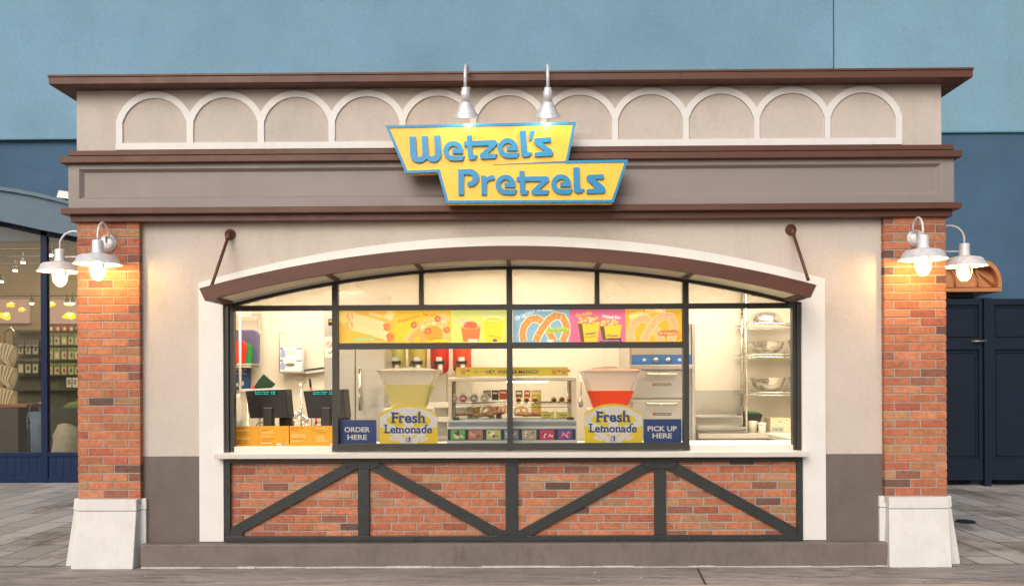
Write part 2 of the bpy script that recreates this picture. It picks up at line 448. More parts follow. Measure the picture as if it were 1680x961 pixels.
# uneven line of grey sealant at the foot of the plinth
sl = MB(); x = X(232, -.05)
while x < X(1450, -.05):
    w_ = random.uniform(0.05, 0.35); h_ = random.uniform(0.004, 0.014)
    sl.box(x, x+w_, -0.055-random.uniform(0.006, 0.022), -0.05, 0, h_); x += w_
sl.build('sealant', paint('sealant', (0.55, 0.54, 0.51), 0.8, var=0.2, vs=20), kiosk)

# --- bricks
def brickcol():
    t = random.random()
    if t < 0.50: q = (196, 122, 90)
    elif t < 0.70: q = (200, 134, 100)
    elif t < 0.80: q = (182, 104, 82)
    elif t < 0.89: q = (188, 140, 106)
    elif t < 0.965: q = (156, 102, 86)
    else: q = (118, 86, 78)
    k = random.uniform(0.90, 1.06)
    q = c(*[min(255, v*k) for v in q])
    return (q[0]*0.88, q[1]*0.90, q[2]*0.88)
def bricks(mb, x0, x1, z0, z1, yf, yb, pitch, L, offs, jt=0.010, swap=False):
    n = round((z1-z0)/pitch); pitch = (z1-z0)/n
    for i in range(n):
        za = z0+i*pitch+jt*0.5; zb = z0+(i+1)*pitch-jt*0.5
        x = x0-offs[i % len(offs)]*L
        while x < x1-0.01:
            a = max(x+jt/2 if x > x0 else x0, x0); bb = min(x+L-jt/2, x1)
            if x+L >= x1-0.02: bb = x1
            if bb-a > 0.02:
                j = random.uniform(-0.0015, 0.0015)
                dz = random.uniform(-0.0008, 0.0008)
                if swap: mb.cbox(yf+j, yb, a, bb, za+dz, zb+dz, 0.0022, brickcol())
                else: mb.cbox(a, bb, yf+j, yb, za+dz, zb+dz, 0.0022, brickcol())
            if x+L >= x1-0.02: break
            x += L
PITCH = (z_ptop-z_pbot)/33
def pillar(x0, x1, outside, lab):
    mo = MB().box(x0+0.005, x1-0.005, PF+0.005, 0.595, z_pbot-0.05, z_ptop+0.02)
    root = mo.build('brick_pillar', M_MORT, kiosk)
    root['label'] = lab
    mb = MB()
    bricks(mb, x0, x1, z_pbot, z_ptop, PF, PF+0.10, PITCH, 0.205, [0.02, 0.58] if outside < 0 else [0.6, 0.0])
    if outside < 0: bricks(mb, 0.11, 0.6, z_pbot, z_ptop, x0, x0+0.05, PITCH, 0.205, [0.5, 0.0], swap=True)
    else: bricks(mb, 0.11, 0.6, z_pbot, z_ptop, x1, x1-0.05, PITCH, 0.205, [0.5, 0.0], swap=True)
    mb.build('brickwork', M_BRICK, root)
    bs = MB()
    zt = z_pbot-0.004; zc = Z(835)
    # rear block, battered on its outer side
    ox0, ox1 = (x0-0.045, x1+0.035) if outside < 0 else (x0-0.035, x1+0.045)
    lo0, lo1 = (x0-0.115, x1+0.035) if outside < 0 else (x0-0.035, x1+0.115)
    bs.hexa([(lo0, 0.02, 0), (lo1, 0.02, 0), (lo1, 0.66, 0), (lo0, 0.66, 0)], [(ox0, 0.02, zc), (ox1, 0.02, zc), (ox1, 0.66, zc), (ox0, 0.66, zc)])
    bs.hexa([(ox0-0.004, 0.016, zc+0.003), (ox1+0.004, 0.016, zc+0.003), (ox1+0.004, 0.66, zc+0.003), (ox0-0.004, 0.66, zc+0.003)],
            [(ox0, 0.022, zt), (ox1, 0.022, zt), (ox1, 0.66, zt), (ox0, 0.66, zt)])
    # front block, battered forward
    fx0, fx1 = (x0+0.012, x1-0.014) if outside < 0 else (x0+0.014, x1-0.008)
    bs.hexa([(fx0-0.022, -0.105, 0), (fx1-0.005, -0.105, 0), (fx1+0.01, 0.05, 0), (fx0-0.022, 0.05, 0)],
            [(fx0, -0.045, zc), (fx1, -0.045, zc), (fx1, 0.05, zc), (fx0, 0.05, zc)])
    bs.hexa([(fx0-0.003, -0.050, zc+0.003), (fx1+0.003, -0.050, zc+0.003), (fx1+0.003, 0.05, zc+0.003), (fx0-0.003, 0.05, zc+0.003)],
            [(fx0, -0.045, zt-0.001), (fx1, -0.045, zt-0.001), (fx1, 0.05, zt-0.001), (fx0, 0.05, zt-0.001)])
    bs.build('pillar_base', M_BASE, root, bevel=0.007, seg=3)
pillar(XL, PLi, -1, None or 'left brick pillar on a scuffed white base')
pillar(PRi, XR, 1, 'right brick pillar on a white base')

# --- cornices, frieze, parapet, roof  (front edges and side overhangs are equal)
def band(name, y0px, y1px, ov, mat, dep=0.5, bevel=0.004, taper=0):
    yf = PF-ov
    z1, z0 = Z(y0px, yf), Z(y1px, yf)
    mb = MB()
    if taper:
        mb.hexa([(XL-ov+taper, yf+taper, z0), (XR+ov-taper, yf+taper, z0), (XR+ov-taper, BACK+ov, z0), (XL-ov+taper, BACK+ov, z0)],
                [(XL-ov, yf, z1), (XR+ov, yf, z1), (XR+ov, BACK+ov, z1), (XL-ov, BACK+ov, z1)])
    else: mb.box(XL-ov, XR+ov, yf, BACK+ov, z0, z1)
    return mb.build(name, mat, kiosk, bevel=bevel)
cor2 = MB()
for (a, bq, ov) in ((336, 346.5, 0.085), (347, 359.5, 0.035)):
    cor2.box(XL-ov, XR+ov, -ov, BACK+ov, Z(bq, -ov), Z(a, -ov)-0.001)
cor2.build('lower_cornice', M_BROWN, kiosk, bevel=0.004)
cor1 = MB()
for (a, bq, ov) in ((242, 250.5, 0.045), (251, 262, 0.09)):
    cor1.box(XL-ov, XR+ov, -ov, BACK+ov, Z(bq, -ov), Z(a, -ov)-0.001)
cor1.build('upper_cornice', M_BROWN, kiosk, bevel=0.004)
# frieze box with a sunk panel
fy = -0.045; ft = Z(261.5, -0.09)+0.003; fb = Z(336, -0.085)-0.001
fr = MB()
fx0, fx1 = XL-0.045, XR+0.045
px0, px1 = X(131, fy), X(1546, fy); pz0, pz1 = Z(323, fy), Z(273, fy)
d = 0.030
vs = [(fx0, fy, fb), (fx1, fy, fb), (fx1, fy, ft), (fx0, fy, ft),
      (px0, fy, pz0), (px1, fy, pz0), (px1, fy, pz1), (px0, fy, pz1),
      (px0+0.03, fy+d, pz0+0.028), (px1-0.03, fy+d, pz0+0.028), (px1-0.03, fy+d, pz1-0.022), (px0+0.03, fy+d, pz1-0.022),
      (fx0, BACK, fb), (fx1, BACK, fb), (fx1, BACK, ft), (fx0, BACK, ft)]
fs = [(0, 1, 5, 4), (1, 2, 6, 5), (2, 3, 7, 6), (3, 0, 4, 7), (4, 5, 9, 8), (5, 6, 10, 9), (6, 7, 11, 10), (7, 4, 8, 11), (8, 9, 10, 11),
      (0, 12, 13, 1), (1, 13, 14, 2), (2, 14, 15, 3), (3, 15, 12, 0), (12, 15, 14, 13)]
fr.add(vs, fs); fr.build('frieze_panel', M_FRIEZE, kiosk, bevel=0.003)
# parapet
zp0 = Z(242, -.045)-0.002; zp1 = Z(143, 0)
MB().box(XL, XR-0.03, PF+0.004, BACK, zp0, zp1+0.02).build('parapet', M_PARA, kiosk, bevel=0.004)
# arcade of white arches
ar = MB(); ya = PF-0.010
s0, s1 = 197.0, 1476.0; st = (s1-s0)/11
def RX(px): return X(px, ya)
def RZ(py): return Z(py, ya)
zb0, zb1 = RZ(241.5), RZ(230.5)
pxm = (X(s1, ya)-X(s0, ya))/(s1-s0)        # metres per pixel
c_z = RZ(211.5)
outl = []
R1, R0 = 66*pxm, 55.3*pxm; hw = st/2*pxm; pw = 4.9*pxm
# one solid outline: scalloped top, eleven arched openings cut from below
tops, bots = [], []
for k in range(11):
    cx = X(s0+(k+0.5)*st, ya)
    ho = hw+(5.5*pxm if k == 0 else 0); ho1 = hw+(5.5*pxm if k == 10 else 0)
    hi = hw-pw; n = 22
    seg = []
    for i in range(n+(1 if k == 10 else 0)):
        x = -ho+(ho+ho1)*i/n
        seg.append((cx+x, c_z+math.sqrt(R1*R1-x*x)))
    tops += seg
    bots.append([(cx-hi, zb1)]+[(cx-hi+2*hi*i/n, c_z+math.sqrt(R0*R0-(-hi+2*hi*i/n)**2)) for i in range(n+1)]+[(cx+hi, zb1)])
poly = [(tops[0][0], zb1)]+tops+[(tops[-1][0], zb1)]
for seg in bots[::-1]: poly += seg[::-1]
ar.prism(poly, ya, PF+0.02)
ar.box(X(s0, ya)-5.5*pxm, X(s1, ya)+5.5*pxm, ya-0.003, PF+0.02, zb0, zb1)
ar.build('arcade_moulding', M_WHITE, kiosk)
# roof with sloping soffit
ov = 0.145
zr1, zr0 = Z(117, -ov), Z(132.5, -ov); zt_ = Z(121, -ov)
rf = MB()
rf.box(XL-ov, XR+ov, -ov, BACK+ov, zr0, zt_)
rf.box(XL-ov-0.006, XR+ov+0.006, -ov-0.006, BACK+ov, zt_+0.001, zr1)
zs = Z(143.5, 0)
rf.hexa([(XL-0.001, 0.0-0.001, zs), (XR-0.02, 0.0-0.001, zs), (XR-0.02, BACK, zs), (XL-0.001, BACK, zs)],
        [(XL-ov+0.01, -ov+0.01, zr0-0.001), (XR+ov-0.01, -ov+0.01, zr0-0.001), (XR+ov-0.01, BACK+ov, zr0-0.001), (XL-ov+0.01, BACK+ov, zr0-0.001)])
rf.build('roof', M_BROWN, kiosk, bevel=0.003)

for px, y0, y1, ovv in ((560, 133, 121.5, ov), (1118, 131, 121.5, ov), (700, 261, 251.5, 0.09), (1180, 261, 251.5, 0.09), (452, 346, 336.5, 0.085), (990, 346, 336.5, 0.085)):
    xx = X(px, -ovv); MB().box(xx, xx+0.003, -ovv-0.0008, -ovv+0.002, Z(y0, -ovv)+0.006, Z(y1, -ovv)-0.006).build('trim_seam', paint('seam', (0.03, 0.014, 0.01), 0.8), kiosk)
# --- apron: brick panel and riveted steel truss
ap0, ap1 = X(377, .05), X(1307, .05); az0, az1 = Z(883, .05), Z(752, .05)
MB().box(ap0-0.05, ap1+0.05, 0.0575, 0.16, z_pl, az1).build('apron_backing', M_MORT, kiosk)
mb = MB(); bricks(mb, ap0-0.03, ap1+0.03, az0, az1+0.006, 0.052, 0.07, 0.0675, 0.2075, [0.10, 0.60, 0.32, 0.86, 0.45], jt=0.011)
mb.build('brick_apron', M_BRICK, kiosk)
tf = MB(); YT = 0.018; YB = 0.052
def tp(px, py): q = at(px, py, YT); return (q.x, q.z)
zA, zB_ = Z(758, YT), Z(878.5, YT); zlo = Z(887.5, YT); zhi = Z(750, YT)
xa, xb, xcr, xd = X(367, YT), X(376.5, YT), X(1307, YT), X(1316.5, YT)
tf.box(xa, xd, YT, YB, zlo, zB_); tf.box(xa+0.001, xd-0.001, YT-0.001, YB, zA, zhi)
tf.box(xa, xb, YT, YB, zB_+0.0005, zA-0.0005); tf.box(xcr, xd, YT, YB, zB_+0.0005, zA-0.0005)
for a, bq in ((586, 604.5), (828.5, 848), (1073, 1091.5)):
    tf.box(X(a, YT), X(bq, YT), YT+0.004, YB, zB_, zA)
def diag(x0, y0, x1, y1, w=17):
    tf.prism([tp(*q) for q in ribbon([(x0, y0), (x1, y1)], w)], YT+0.007, YB-0.004)
x_u1, x_u2 = (595, 1082)
diag(381, 873, 583, 760); diag(607, 760, 822, 879); diag(853, 879, 1070, 760); diag(1095, 760, 1303, 873)
trs = tf.build('truss_frame', M_STEEL, kiosk, bevel=0.003)
def gusset(pts, y): MB().prism([tp(*q) for q in pts], y, y+0.010).build('gusset_plate', M_STEEL, trs, bevel=0.001)
for cxp in (595.2, 1082.3): gusset([(cxp-28, 757), (cxp-26, 764), (cxp-20, 768), (cxp+20, 768), (cxp+26, 764), (cxp+28, 757)], YT-0.004)
gusset([(812, 880), (818, 874), (824, 869.5), (853, 869.5), (859, 874), (864, 880)], YT-0.004)
gusset([(376, 880), (376, 870), (386, 866), (398, 872), (398, 880)], YT+0.002)
gusset([(1308, 880), (1308, 870), (1298, 866), (1286, 872), (1286, 880)], YT+0.002)
rv = MB()
def rivet(px, py, y=YT, r=0.0085):
    q = at(px, py, y); rv.lathe([(r, 0.002), (r*0.9, -0.003), (r*0.5, -0.007), (0.0004, -0.008)], (q.x, y, q.z), 8, 'Y')
x = 380
while x < 1310: rivet(x, 883.6-(x-840)*0.003); x += 30
for y in (780, 806, 832, 858):
    rivet(371.8, y); rivet(1311.8, y)
for cxp in (595.2, 1082.3):
    for dx in (-21, -10, 10, 21): rivet(cxp+dx, 763, YT-0.004)
    for dx in (-5, 5): rivet(cxp+dx, 873, YT+0.004)
for dx in (-17, -7, 7, 17): rivet(838+dx, 874.5, YT-0.004)
for dx in (-5, 5): rivet(838+dx, 764, YT+0.004)
for (x0, y0, x1, y1) in ((381, 873, 583, 760), (607, 760, 822, 879), (853, 879, 1070, 760), (1095, 760, 1303, 873)):
    for t in (0.06, 0.27, 0.5, 0.72, 0.93): rivet(x0+(x1-x0)*t, y0+(y1-y0)*t, YT+0.007)
rv.build('rivet', paint('rivet_steel', (0.07, 0.08, 0.082), 0.35, metal=0.3), trs)['kind'] = 'stuff'

# --- sill
MB().box(X(350, -.06), X(1327, -.06), -0.06, 0.155, Z(751, -.06), Z(742, -.06)).build('counter_sill', paint('sill_metal', (0.62, 0.59, 0.55), 0.38, var=0.04, vs=3, dirt=0.08), kiosk, bevel=0.005)
# inner ledges of the two hatches
for a, bq in ((382, 545), (1131, 1303)): MB().box(X(a, .1), X(bq, .1), 0.085, 0.17, Z(742, .085), Z(731, .085)).build('hatch_ledge', paint('ledge', (0.66, 0.63, 0.57), 0.4, var=0.03), kiosk, bevel=0.003)

# --- window frame
YW0, YW1 = 0.075, 0.135
wf = MB()
zs0 = Z(742, YW0); 
def wx(p): return X(p, YW0)
def wz(p): return Z(p, YW0)
wxc = xc
arc_o = lambda x: arc_z(zi, x)+0.012
arc_i = lambda x: arc_z(Z(441.5, YW0), x)
L_ = [wx(367)+(wx(1315)-wx(367))*i/Na for i in range(Na+1)]
wf.prism([(x, arc_o(x)) for x in L_]+[(x, arc_i(x)) for x in L_[::-1]], YW0, YW1)
wf.box(wx(366), wx(375.5), YW0-0.012, YW1+0.03, zs0, arc_i(wx(371))+0.01)
wf.box(wx(375.7), wx(383), YW0+0.01, YW1+0.01, zs0, arc_i(wx(379))+0.01)
wf.box(wx(1307), wx(1316), YW0-0.012, YW1+0.03, zs0, arc_i(wx(1311))+0.01)
wf.box(wx(1301), wx(1306.8), YW0+0.01, YW1+0.01, zs0, arc_i(wx(1304))+0.01)
for a, bq, zt2, z02 in ((545, 554.5, None, zs0), (831.5, 841, None, zs0), (1121, 1130.5, None, zs0), (688, 695.5, None, wz(500)), (976.5, 984, None, wz(500))):
    xm = (wx(a)+wx(bq))/2
    wf.box(wx(a), wx(bq), YW0-0.004, YW1, z02, arc_i(xm)+0.004)
wf.box(wx(380), wx(1304), YW0-0.001, YW1-0.002, wz(507.5), wz(499))
wf.box(wx(550), wx(1125), YW0, YW1-0.003, wz(571.5), wz(561.5))
wf.box(wx(550), wx(1125), YW0-0.002, YW1-0.003, wz(738), wz(727))
frame = wf.build('window_frame', paint('frame_metal', (0.034, 0.036, 0.034), 0.38, var=0.08), kiosk, bevel=0.003)
cuts = [(383, 545), (554.5, 688), (695.5, 831.5), (841, 976.5), (984, 1121), (1130.5, 1301)]
for a, bq in cuts:
    n = 10; xs = [wx(a)+(wx(bq)-wx(a))*i/n for i in range(n+1)]
    pn = MB(); ptop = [(x, max(arc_i(x), wz(499)+0.002)) for x in xs]
    pn.prism([(xs[0], wz(499.5))]+ptop+[(xs[-1], wz(499.5))], 0.108, 0.112)
    pn.build('window_pane', M_HAZEG, frame)
for a, bq in ((554.5, 831.5), (841, 1121)):
    MB().box(wx(a), wx(bq), 0.106, 0.110, wz(561.5), wz(507.5)).build('window_pane', M_GLASS, frame)
    MB().box(wx(a), wx(bq), 0.106, 0.110, wz(727), wz(571.5)).build('window_pane', M_GLASS, frame)

# --- interior shell
IX0, IX1 = XL+0.14, XR-0.14; IY1 = 2.72; ZC = 2.765
MB().box(IX0, IX1, IY1, IY1+0.05, 0, ZC).box(IX0, IX0+0.03, 0.2, IY1, 0, ZC).box(IX1-0.03, IX1, 0.2, IY1, 0, ZC).build('interior_wall', M_INW, kiosk)
MB().box(IX0, IX1, 0.2, IY1, ZC, ZC+0.05).build('ceiling', M_PLASW, kiosk)
MB().box(IX0, IX1, 0.18, IY1, 0.005, 0.03).build('kiosk_floor', paint('quarry_tile', (0.16, 0.07, 0.05), 0.5, var=0.2), kiosk)
# inner face of the front wall above the opening is closed by the wall itself; joints between wall sheets
for px in (497, 925, 990, 1138, 1290): MB().box(X(px, IY1)-0.006, X(px, IY1)+0.006, IY1-0.004, IY1, 0.05, ZC).build('wall_joint', M_PLASW, kiosk)

# ------------------------------------------------------------------ awning
aw = thing('arched_awning', 'shallow arched brown steel awning over the serving window', 'awning', (xc, WF, arc_z(zi, xc)))
YA = WF-0.47
axc = (X(327, YA)+X(1340.5, YA))/2; ahw = (X(1340.5, YA)-X(327, YA))/2
zat, zab = Z(403, YA), Z(425.5, YA)
Ra = 8.95
def radial(rad, th, zc0): return (axc+rad*math.sin(th), zc0+rad*math.cos(th))
zc0 = zat-Ra
thm = math.asin(ahw/Ra)
top = [radial(Ra, -thm+2*thm*i/Na, zc0) for i in range(Na+1)]
dth = 0.018/1
bot = [radial(Ra-(zat-zab), (-thm+2*thm*i/Na)*(1-0.008), zc0) for i in range(Na+1)]
MB().prism(top+bot[::-1], YA, YA+0.012).build('fascia', M_BROWN, aw, bevel=0.002)
rin = Ra-(zat-zab)
lip = [radial(rin+0.012, (-thm+2*thm*i/Na)*0.992, zc0) for i in range(Na+1)]
MB().prism(lip+[radial(rin+0.001, (-thm+2*thm*i/Na)*0.992, zc0) for i in range(Na+1)][::-1], YA+0.0125, YA+0.05).build('fascia_lip', M_BROWN, aw)
tm = 0.962
dk1 = [radial(rin+0.035, (-thm+2*thm*i/Na)*tm, zc0) for i in range(Na+1)]
dk0 = [radial(rin+0.020, (-thm+2*thm*i/Na)*tm, zc0) for i in range(Na+1)]
MB().prism(dk1+dk0[::-1], YA+0.013, WF-0.02).build('deck', paint('cream_metal', (0.80, 0.74, 0.56), 0.6, var=0.02), aw)
# side channels and ribs
for sgn in (-1, 1):
    th0, th1 = sgn*thm*0.963, sgn*thm*0.992
    q = [radial(rin+0.002, th0, zc0), radial(rin+0.002, th1, zc0), radial(Ra-0.004, th1, zc0), radial(Ra-0.004, th0, zc0)]
    MB().prism(q, YA+0.0125, WF-0.021).build('side_channel', M_BROWN, aw)
for px in (550, 690, 836, 980, 1126):
    xx = X(px, 0.0); th = math.asin((xx-axc)/Ra); w_ = 0.016/Ra
    q = [radial(rin+0.0, th-w_, zc0), radial(rin+0.0, th+w_, zc0), radial(rin+0.019, th+w_, zc0), radial(rin+0.019, th-w_, zc0)]
    MB().prism(q, YA+0.051, WF-0.02).build('rib', M_BROWN, aw)
for pxw, pyw, pxf, pyf in ((376, 384, 346, 472), (1299, 376, 1326, 459)):
    a_ = at(pxw, pyw, WF-0.03); b_ = at(pxf, pyf, YA+0.07)
    rd = MB().tube([a_, b_], 0.0125, 12).tube([a_+(a_-b_)*0.02, a_+(b_-a_)*0.10], 0.019, 12)
    rod = rd.build('support_rod', M_BROWN, aw)
    MB().lathe([(0.0005, -0.032), (0.02, -0.032), (0.024, -0.018), (0.043, -0.014), (0.045, 0.0)], (a_.x, WF, a_.z), 20, 'Y').build('rosette', M_BROWN, rod)

# ------------------------------------------------------------------ shop sign
YS = -0.235; YSB = -0.115
def s3(u, v): return (600+u/3.5587, 90+v/3.5587)
def inset(poly, w):
    n = len(poly); res = []
    for i in range(n):
        p0, p1, p2 = Vector(poly[i-1]), Vector(poly[i]), Vector(poly[(i+1) % n])
        d0 = (p1-p0).normalized(); d1 = (p2-p1).normalized()
        n0 = Vector((-d0.y, d0.x)); n1 = Vector((-d1.y, d1.x))
        bis = (n0+n1).normalized(); res.append(tuple(p1+bis*(w/bis.dot(n0))))
    return res
so = [s3(*q) for q in ((115, 413), (1228, 392), (1183, 617), (1533, 612), (1448, 862), (470, 866), (420, 685), (233, 692))]
si = inset(so, 4.4)
cenp = at(833, 268, YS)
sign = thing('shop_sign', 'yellow two-tier shop sign with blue raised name lettering and blue border', 'sign', (cenp.x, YSB, at(833, 333, YS).z))
MB().ppx(inset(so, 1.0), YS+0.006, YSB-YS-0.006).build('sign_panel', M_YEL, sign)
bd = MB(); n = len(so)
O = [at(a, b2, YS) for a, b2 in so]; I = [at(a, b2, YS) for a, b2 in si]
vs = [(q.x, YS, q.z) for q in O]+[(q.x, YS, q.z) for q in I]+[(q.x, YS+0.03, q.z) for q in O]+[(q.x, YS+0.03, q.z) for q in I]
fs = []
for i in range(n):
    j = (i+1) % n
    fs += [(i, j, n+j, n+i), (2*n+i, 3*n+i, 3*n+j, 2*n+j), (i, 2*n+i, 2*n+j, j), (n+i, n+j, 3*n+j, 3*n+i)]
bd.add(vs, fs)
bd.ppx([s3(742, 641), s3(1176, 618), s3(1183, 628), s3(1000, 633)], YS+0.001, 0.012)
bd.build('sign_border', M_BLUE, sign)
le = MB(); YLt = YS-0.012; LT = 0.017
def LP(poly, ox, oy):
    le.ppx([(ox+u/12, oy+v/12) for u, v in poly], YLt, LT)
def E(cx, cy, ox, oy, slope=0.03, r=147, w=96):
    pts = [(cx-17, cy+7), (cx+60, cy+5), (cx+r-2, cy+3)]
    pts += [(cx+r*math.cos(math.radians(a)), cy-r*math.sin(math.radians(a))) for a in range(14, 271, 12)]
    pts += [(cx+60, cy+r-60*slope), (cx+r+58, cy+r-200*slope)]
    rb = ribbon(pts, [92, 92, 92]+[w]*(len(pts)-3))
    # slanted terminal
    k = len(pts); a, b2 = rb[k-1], rb[k]
    hi, lo = (a, b2) if a[1] < b2[1] else (b2, a)
    hi2 = (hi[0]+22, hi[1]); lo2 = (lo[0]-25, lo[1])
    rb[k-1], rb[k] = (hi2, lo2) if a[1] < b2[1] else (lo2, hi2)
    LP(rb, ox, oy)
A = (660, 205); B = (800, 205); Cc = (740, 265); D = (870, 265)
LP([(140, 235), (262, 230), (278, 560), (284, 595), (302, 622), (335, 635), (370, 622), (388, 595), (393, 560), (380, 225), (497, 220), (515, 550), (522, 585), (545, 612), (577, 622), (610, 612), (634, 585), (642, 550), (630, 212), (745, 207), (762, 590), (755, 635), (730, 680), (690, 712), (640, 728), (590, 730), (540, 715), (505, 690), (470, 668), (435, 705), (390, 732), (330, 742), (270, 735), (215, 710), (175, 670), (155, 615)], *A)
E(1003, 512, *A)
LP([(1268, 210), (1365, 205), (1370, 318), (1810, 298), (1850, 310), (1868, 345), (1862, 385), (1840, 410), (1700, 540), (1690, 572), (1870, 570), (1835, 655), (1560, 672), (1535, 650), (1522, 600), (1535, 570), (1700, 425), (1695, 405), (1375, 415), (1385, 560), (1395, 590), (1475, 592), (1432, 680), (1330, 688), (1305, 665), (1295, 630), (1280, 418), (1225, 418), (1212, 395), (1210, 335), (1225, 328), (1270, 325)], *A)
E(395, 457, *B)
LP([(632, 118), (755, 110), (772, 480), (785, 520), (800, 540), (872, 537), (872, 560), (825, 615), (740, 632), (700, 628), (672, 605), (660, 560)], *B)
LP([(840, 110), (943, 108), (870, 292), (820, 295)], *B)
LP([(965, 258), (1240, 245), (1250, 260), (1248, 320), (1235, 335), (1075, 350), (1270, 495), (1290, 540), (1288, 575), (1265, 605), (1240, 610), (940, 625), (922, 605), (925, 565), (945, 540), (1130, 522), (935, 380), (915, 340), (915, 305), (935, 270)], *B)
LP([(140, 155), (380, 148), (440, 160), (500, 195), (540, 250), (550, 310), (540, 370), (505, 430), (450, 475), (380, 490), (340, 485), (320, 465), (318, 425), (330, 405), (345, 395), (380, 390), (410, 370), (425, 335), (420, 300), (400, 270), (375, 258), (260, 258), (250, 270), (250, 655), (145, 655)], *Cc)
LP([(590, 280), (680, 278), (690, 300), (705, 312), (740, 290), (790, 272), (840, 270), (855, 285), (860, 340), (845, 355), (780, 362), (730, 385), (700, 415), (697, 655), (597, 655)], *Cc)
E(1072, 455, *Cc, slope=0.0)
LP([(1345, 185), (1440, 182), (1445, 298), (1880, 290), (1915, 305), (1930, 345), (1925, 375), (1905, 400), (1750, 535), (1745, 562), (1930, 562), (1930, 580), (1895, 650), (1630, 655), (1600, 640), (1580, 600), (1590, 560), (1770, 402), (1760, 388), (1450, 388), (1450, 540), (1460, 565), (1530, 568), (1500, 650), (1400, 655), (1370, 640), (1355, 605), (1350, 388), (1300, 385), (1285, 365), (1285, 320), (1300, 300), (1345, 298)], *Cc)
E(607, 445, *D, slope=0.0)
LP([(845, 118), (963, 115), (975, 500), (990, 535), (1068, 538), (1065, 560), (1010, 615), (910, 618), (875, 600), (858, 560)], *D)
LP([(1150, 262), (1430, 250), (1450, 270), (1445, 330), (1420, 345), (1275, 345), (1465, 500), (1480, 545), (1475, 590), (1440, 622), (1120, 628), (1105, 605), (1110, 560), (1130, 540), (1310, 535), (1120, 375), (1105, 340), (1108, 300), (1125, 272)], *D)
le.build('sign_lettering', M_BLUE, sign)
# brackets that hold the sign off the facade
for dx in (-0.5, 0.46): MB().box(cenp.x+dx, cenp.x+dx+0.04, YSB, 0.0, cenp.z-0.02, cenp.z+0.02).build('sign_bracket', M_STEEL, sign)

# ------------------------------------------------------------------ lamps
def arcline(p0, pts_fn, n): return [pts_fn(i/n) for i in range(n+1)]
def sign_lamp(px, lab):
    yl = -0.46
    q = at(px, 190, yl)
    root = thing('gooseneck_lamp', lab, 'lamp', (q.x, yl, q.z), 'gooseneck lamps above the shop sign')
    ztop = at(px, 112, yl).z; zcol = at(px, 146, yl).z
    pts = [(q.x, yl, zcol)]
    yb = 0.02; r = (yb-yl)/2
    pts.append((q.x, yl, ztop-0.05))
    for i in range(0, 13):
        a = PI*i/12; pts.append((q.x+0.004*i/12, yl+r-r*math.cos(a), ztop-0.05+0.13*math.sin(a)))
    pts.append((q.x+0.004, yb, zr1-0.01))
    MB().tube(pts, 0.0125, 12).lathe([(0.0, zr1+0.012), (0.045, zr1+0.01), (0.045, zr1)], (q.x+0.004, yb, 0), 16).build('lamp_arm', M_GALV, root)
    h = (zcol-q.z)
    sh = MB().lathe([(0.005, h+0.012), (0.026, h+0.010), (0.028, h-0.012), (0.034, h-0.016), (0.034, h*0.60), (0.031, h*0.57), (0.040, h*0.50), (0.050, h*0.42), (0.082, 0.022), (0.097, 0.004), (0.100, 0.0), (0.095, 0.003), (0.078, 0.02), (0.04, h*0.45), (0.001, h*0.47)], (q.x, yl, q.z), 32)
    piv = (q.x, yl, zcol); sh.tilt(piv, 0.42).build('lamp_shade', M_GALV, root)
    MB().lathe([(0.001, 0.022), (0.015, 0.026), (0.022, 0.045), (0.018, 0.07), (0.001, 0.085)], (q.x, yl, q.z), 14).tilt(piv, 0.42).build('bulb', emis('sign_bulb', (1.0, 0.86, 0.68), 170), root)
    return root
sign_lamp(763.5, 'galvanised cone lamp above the sign, over the letters t and z')
sign_lamp(899, 'galvanised cone lamp above the right end of the upper sign line')

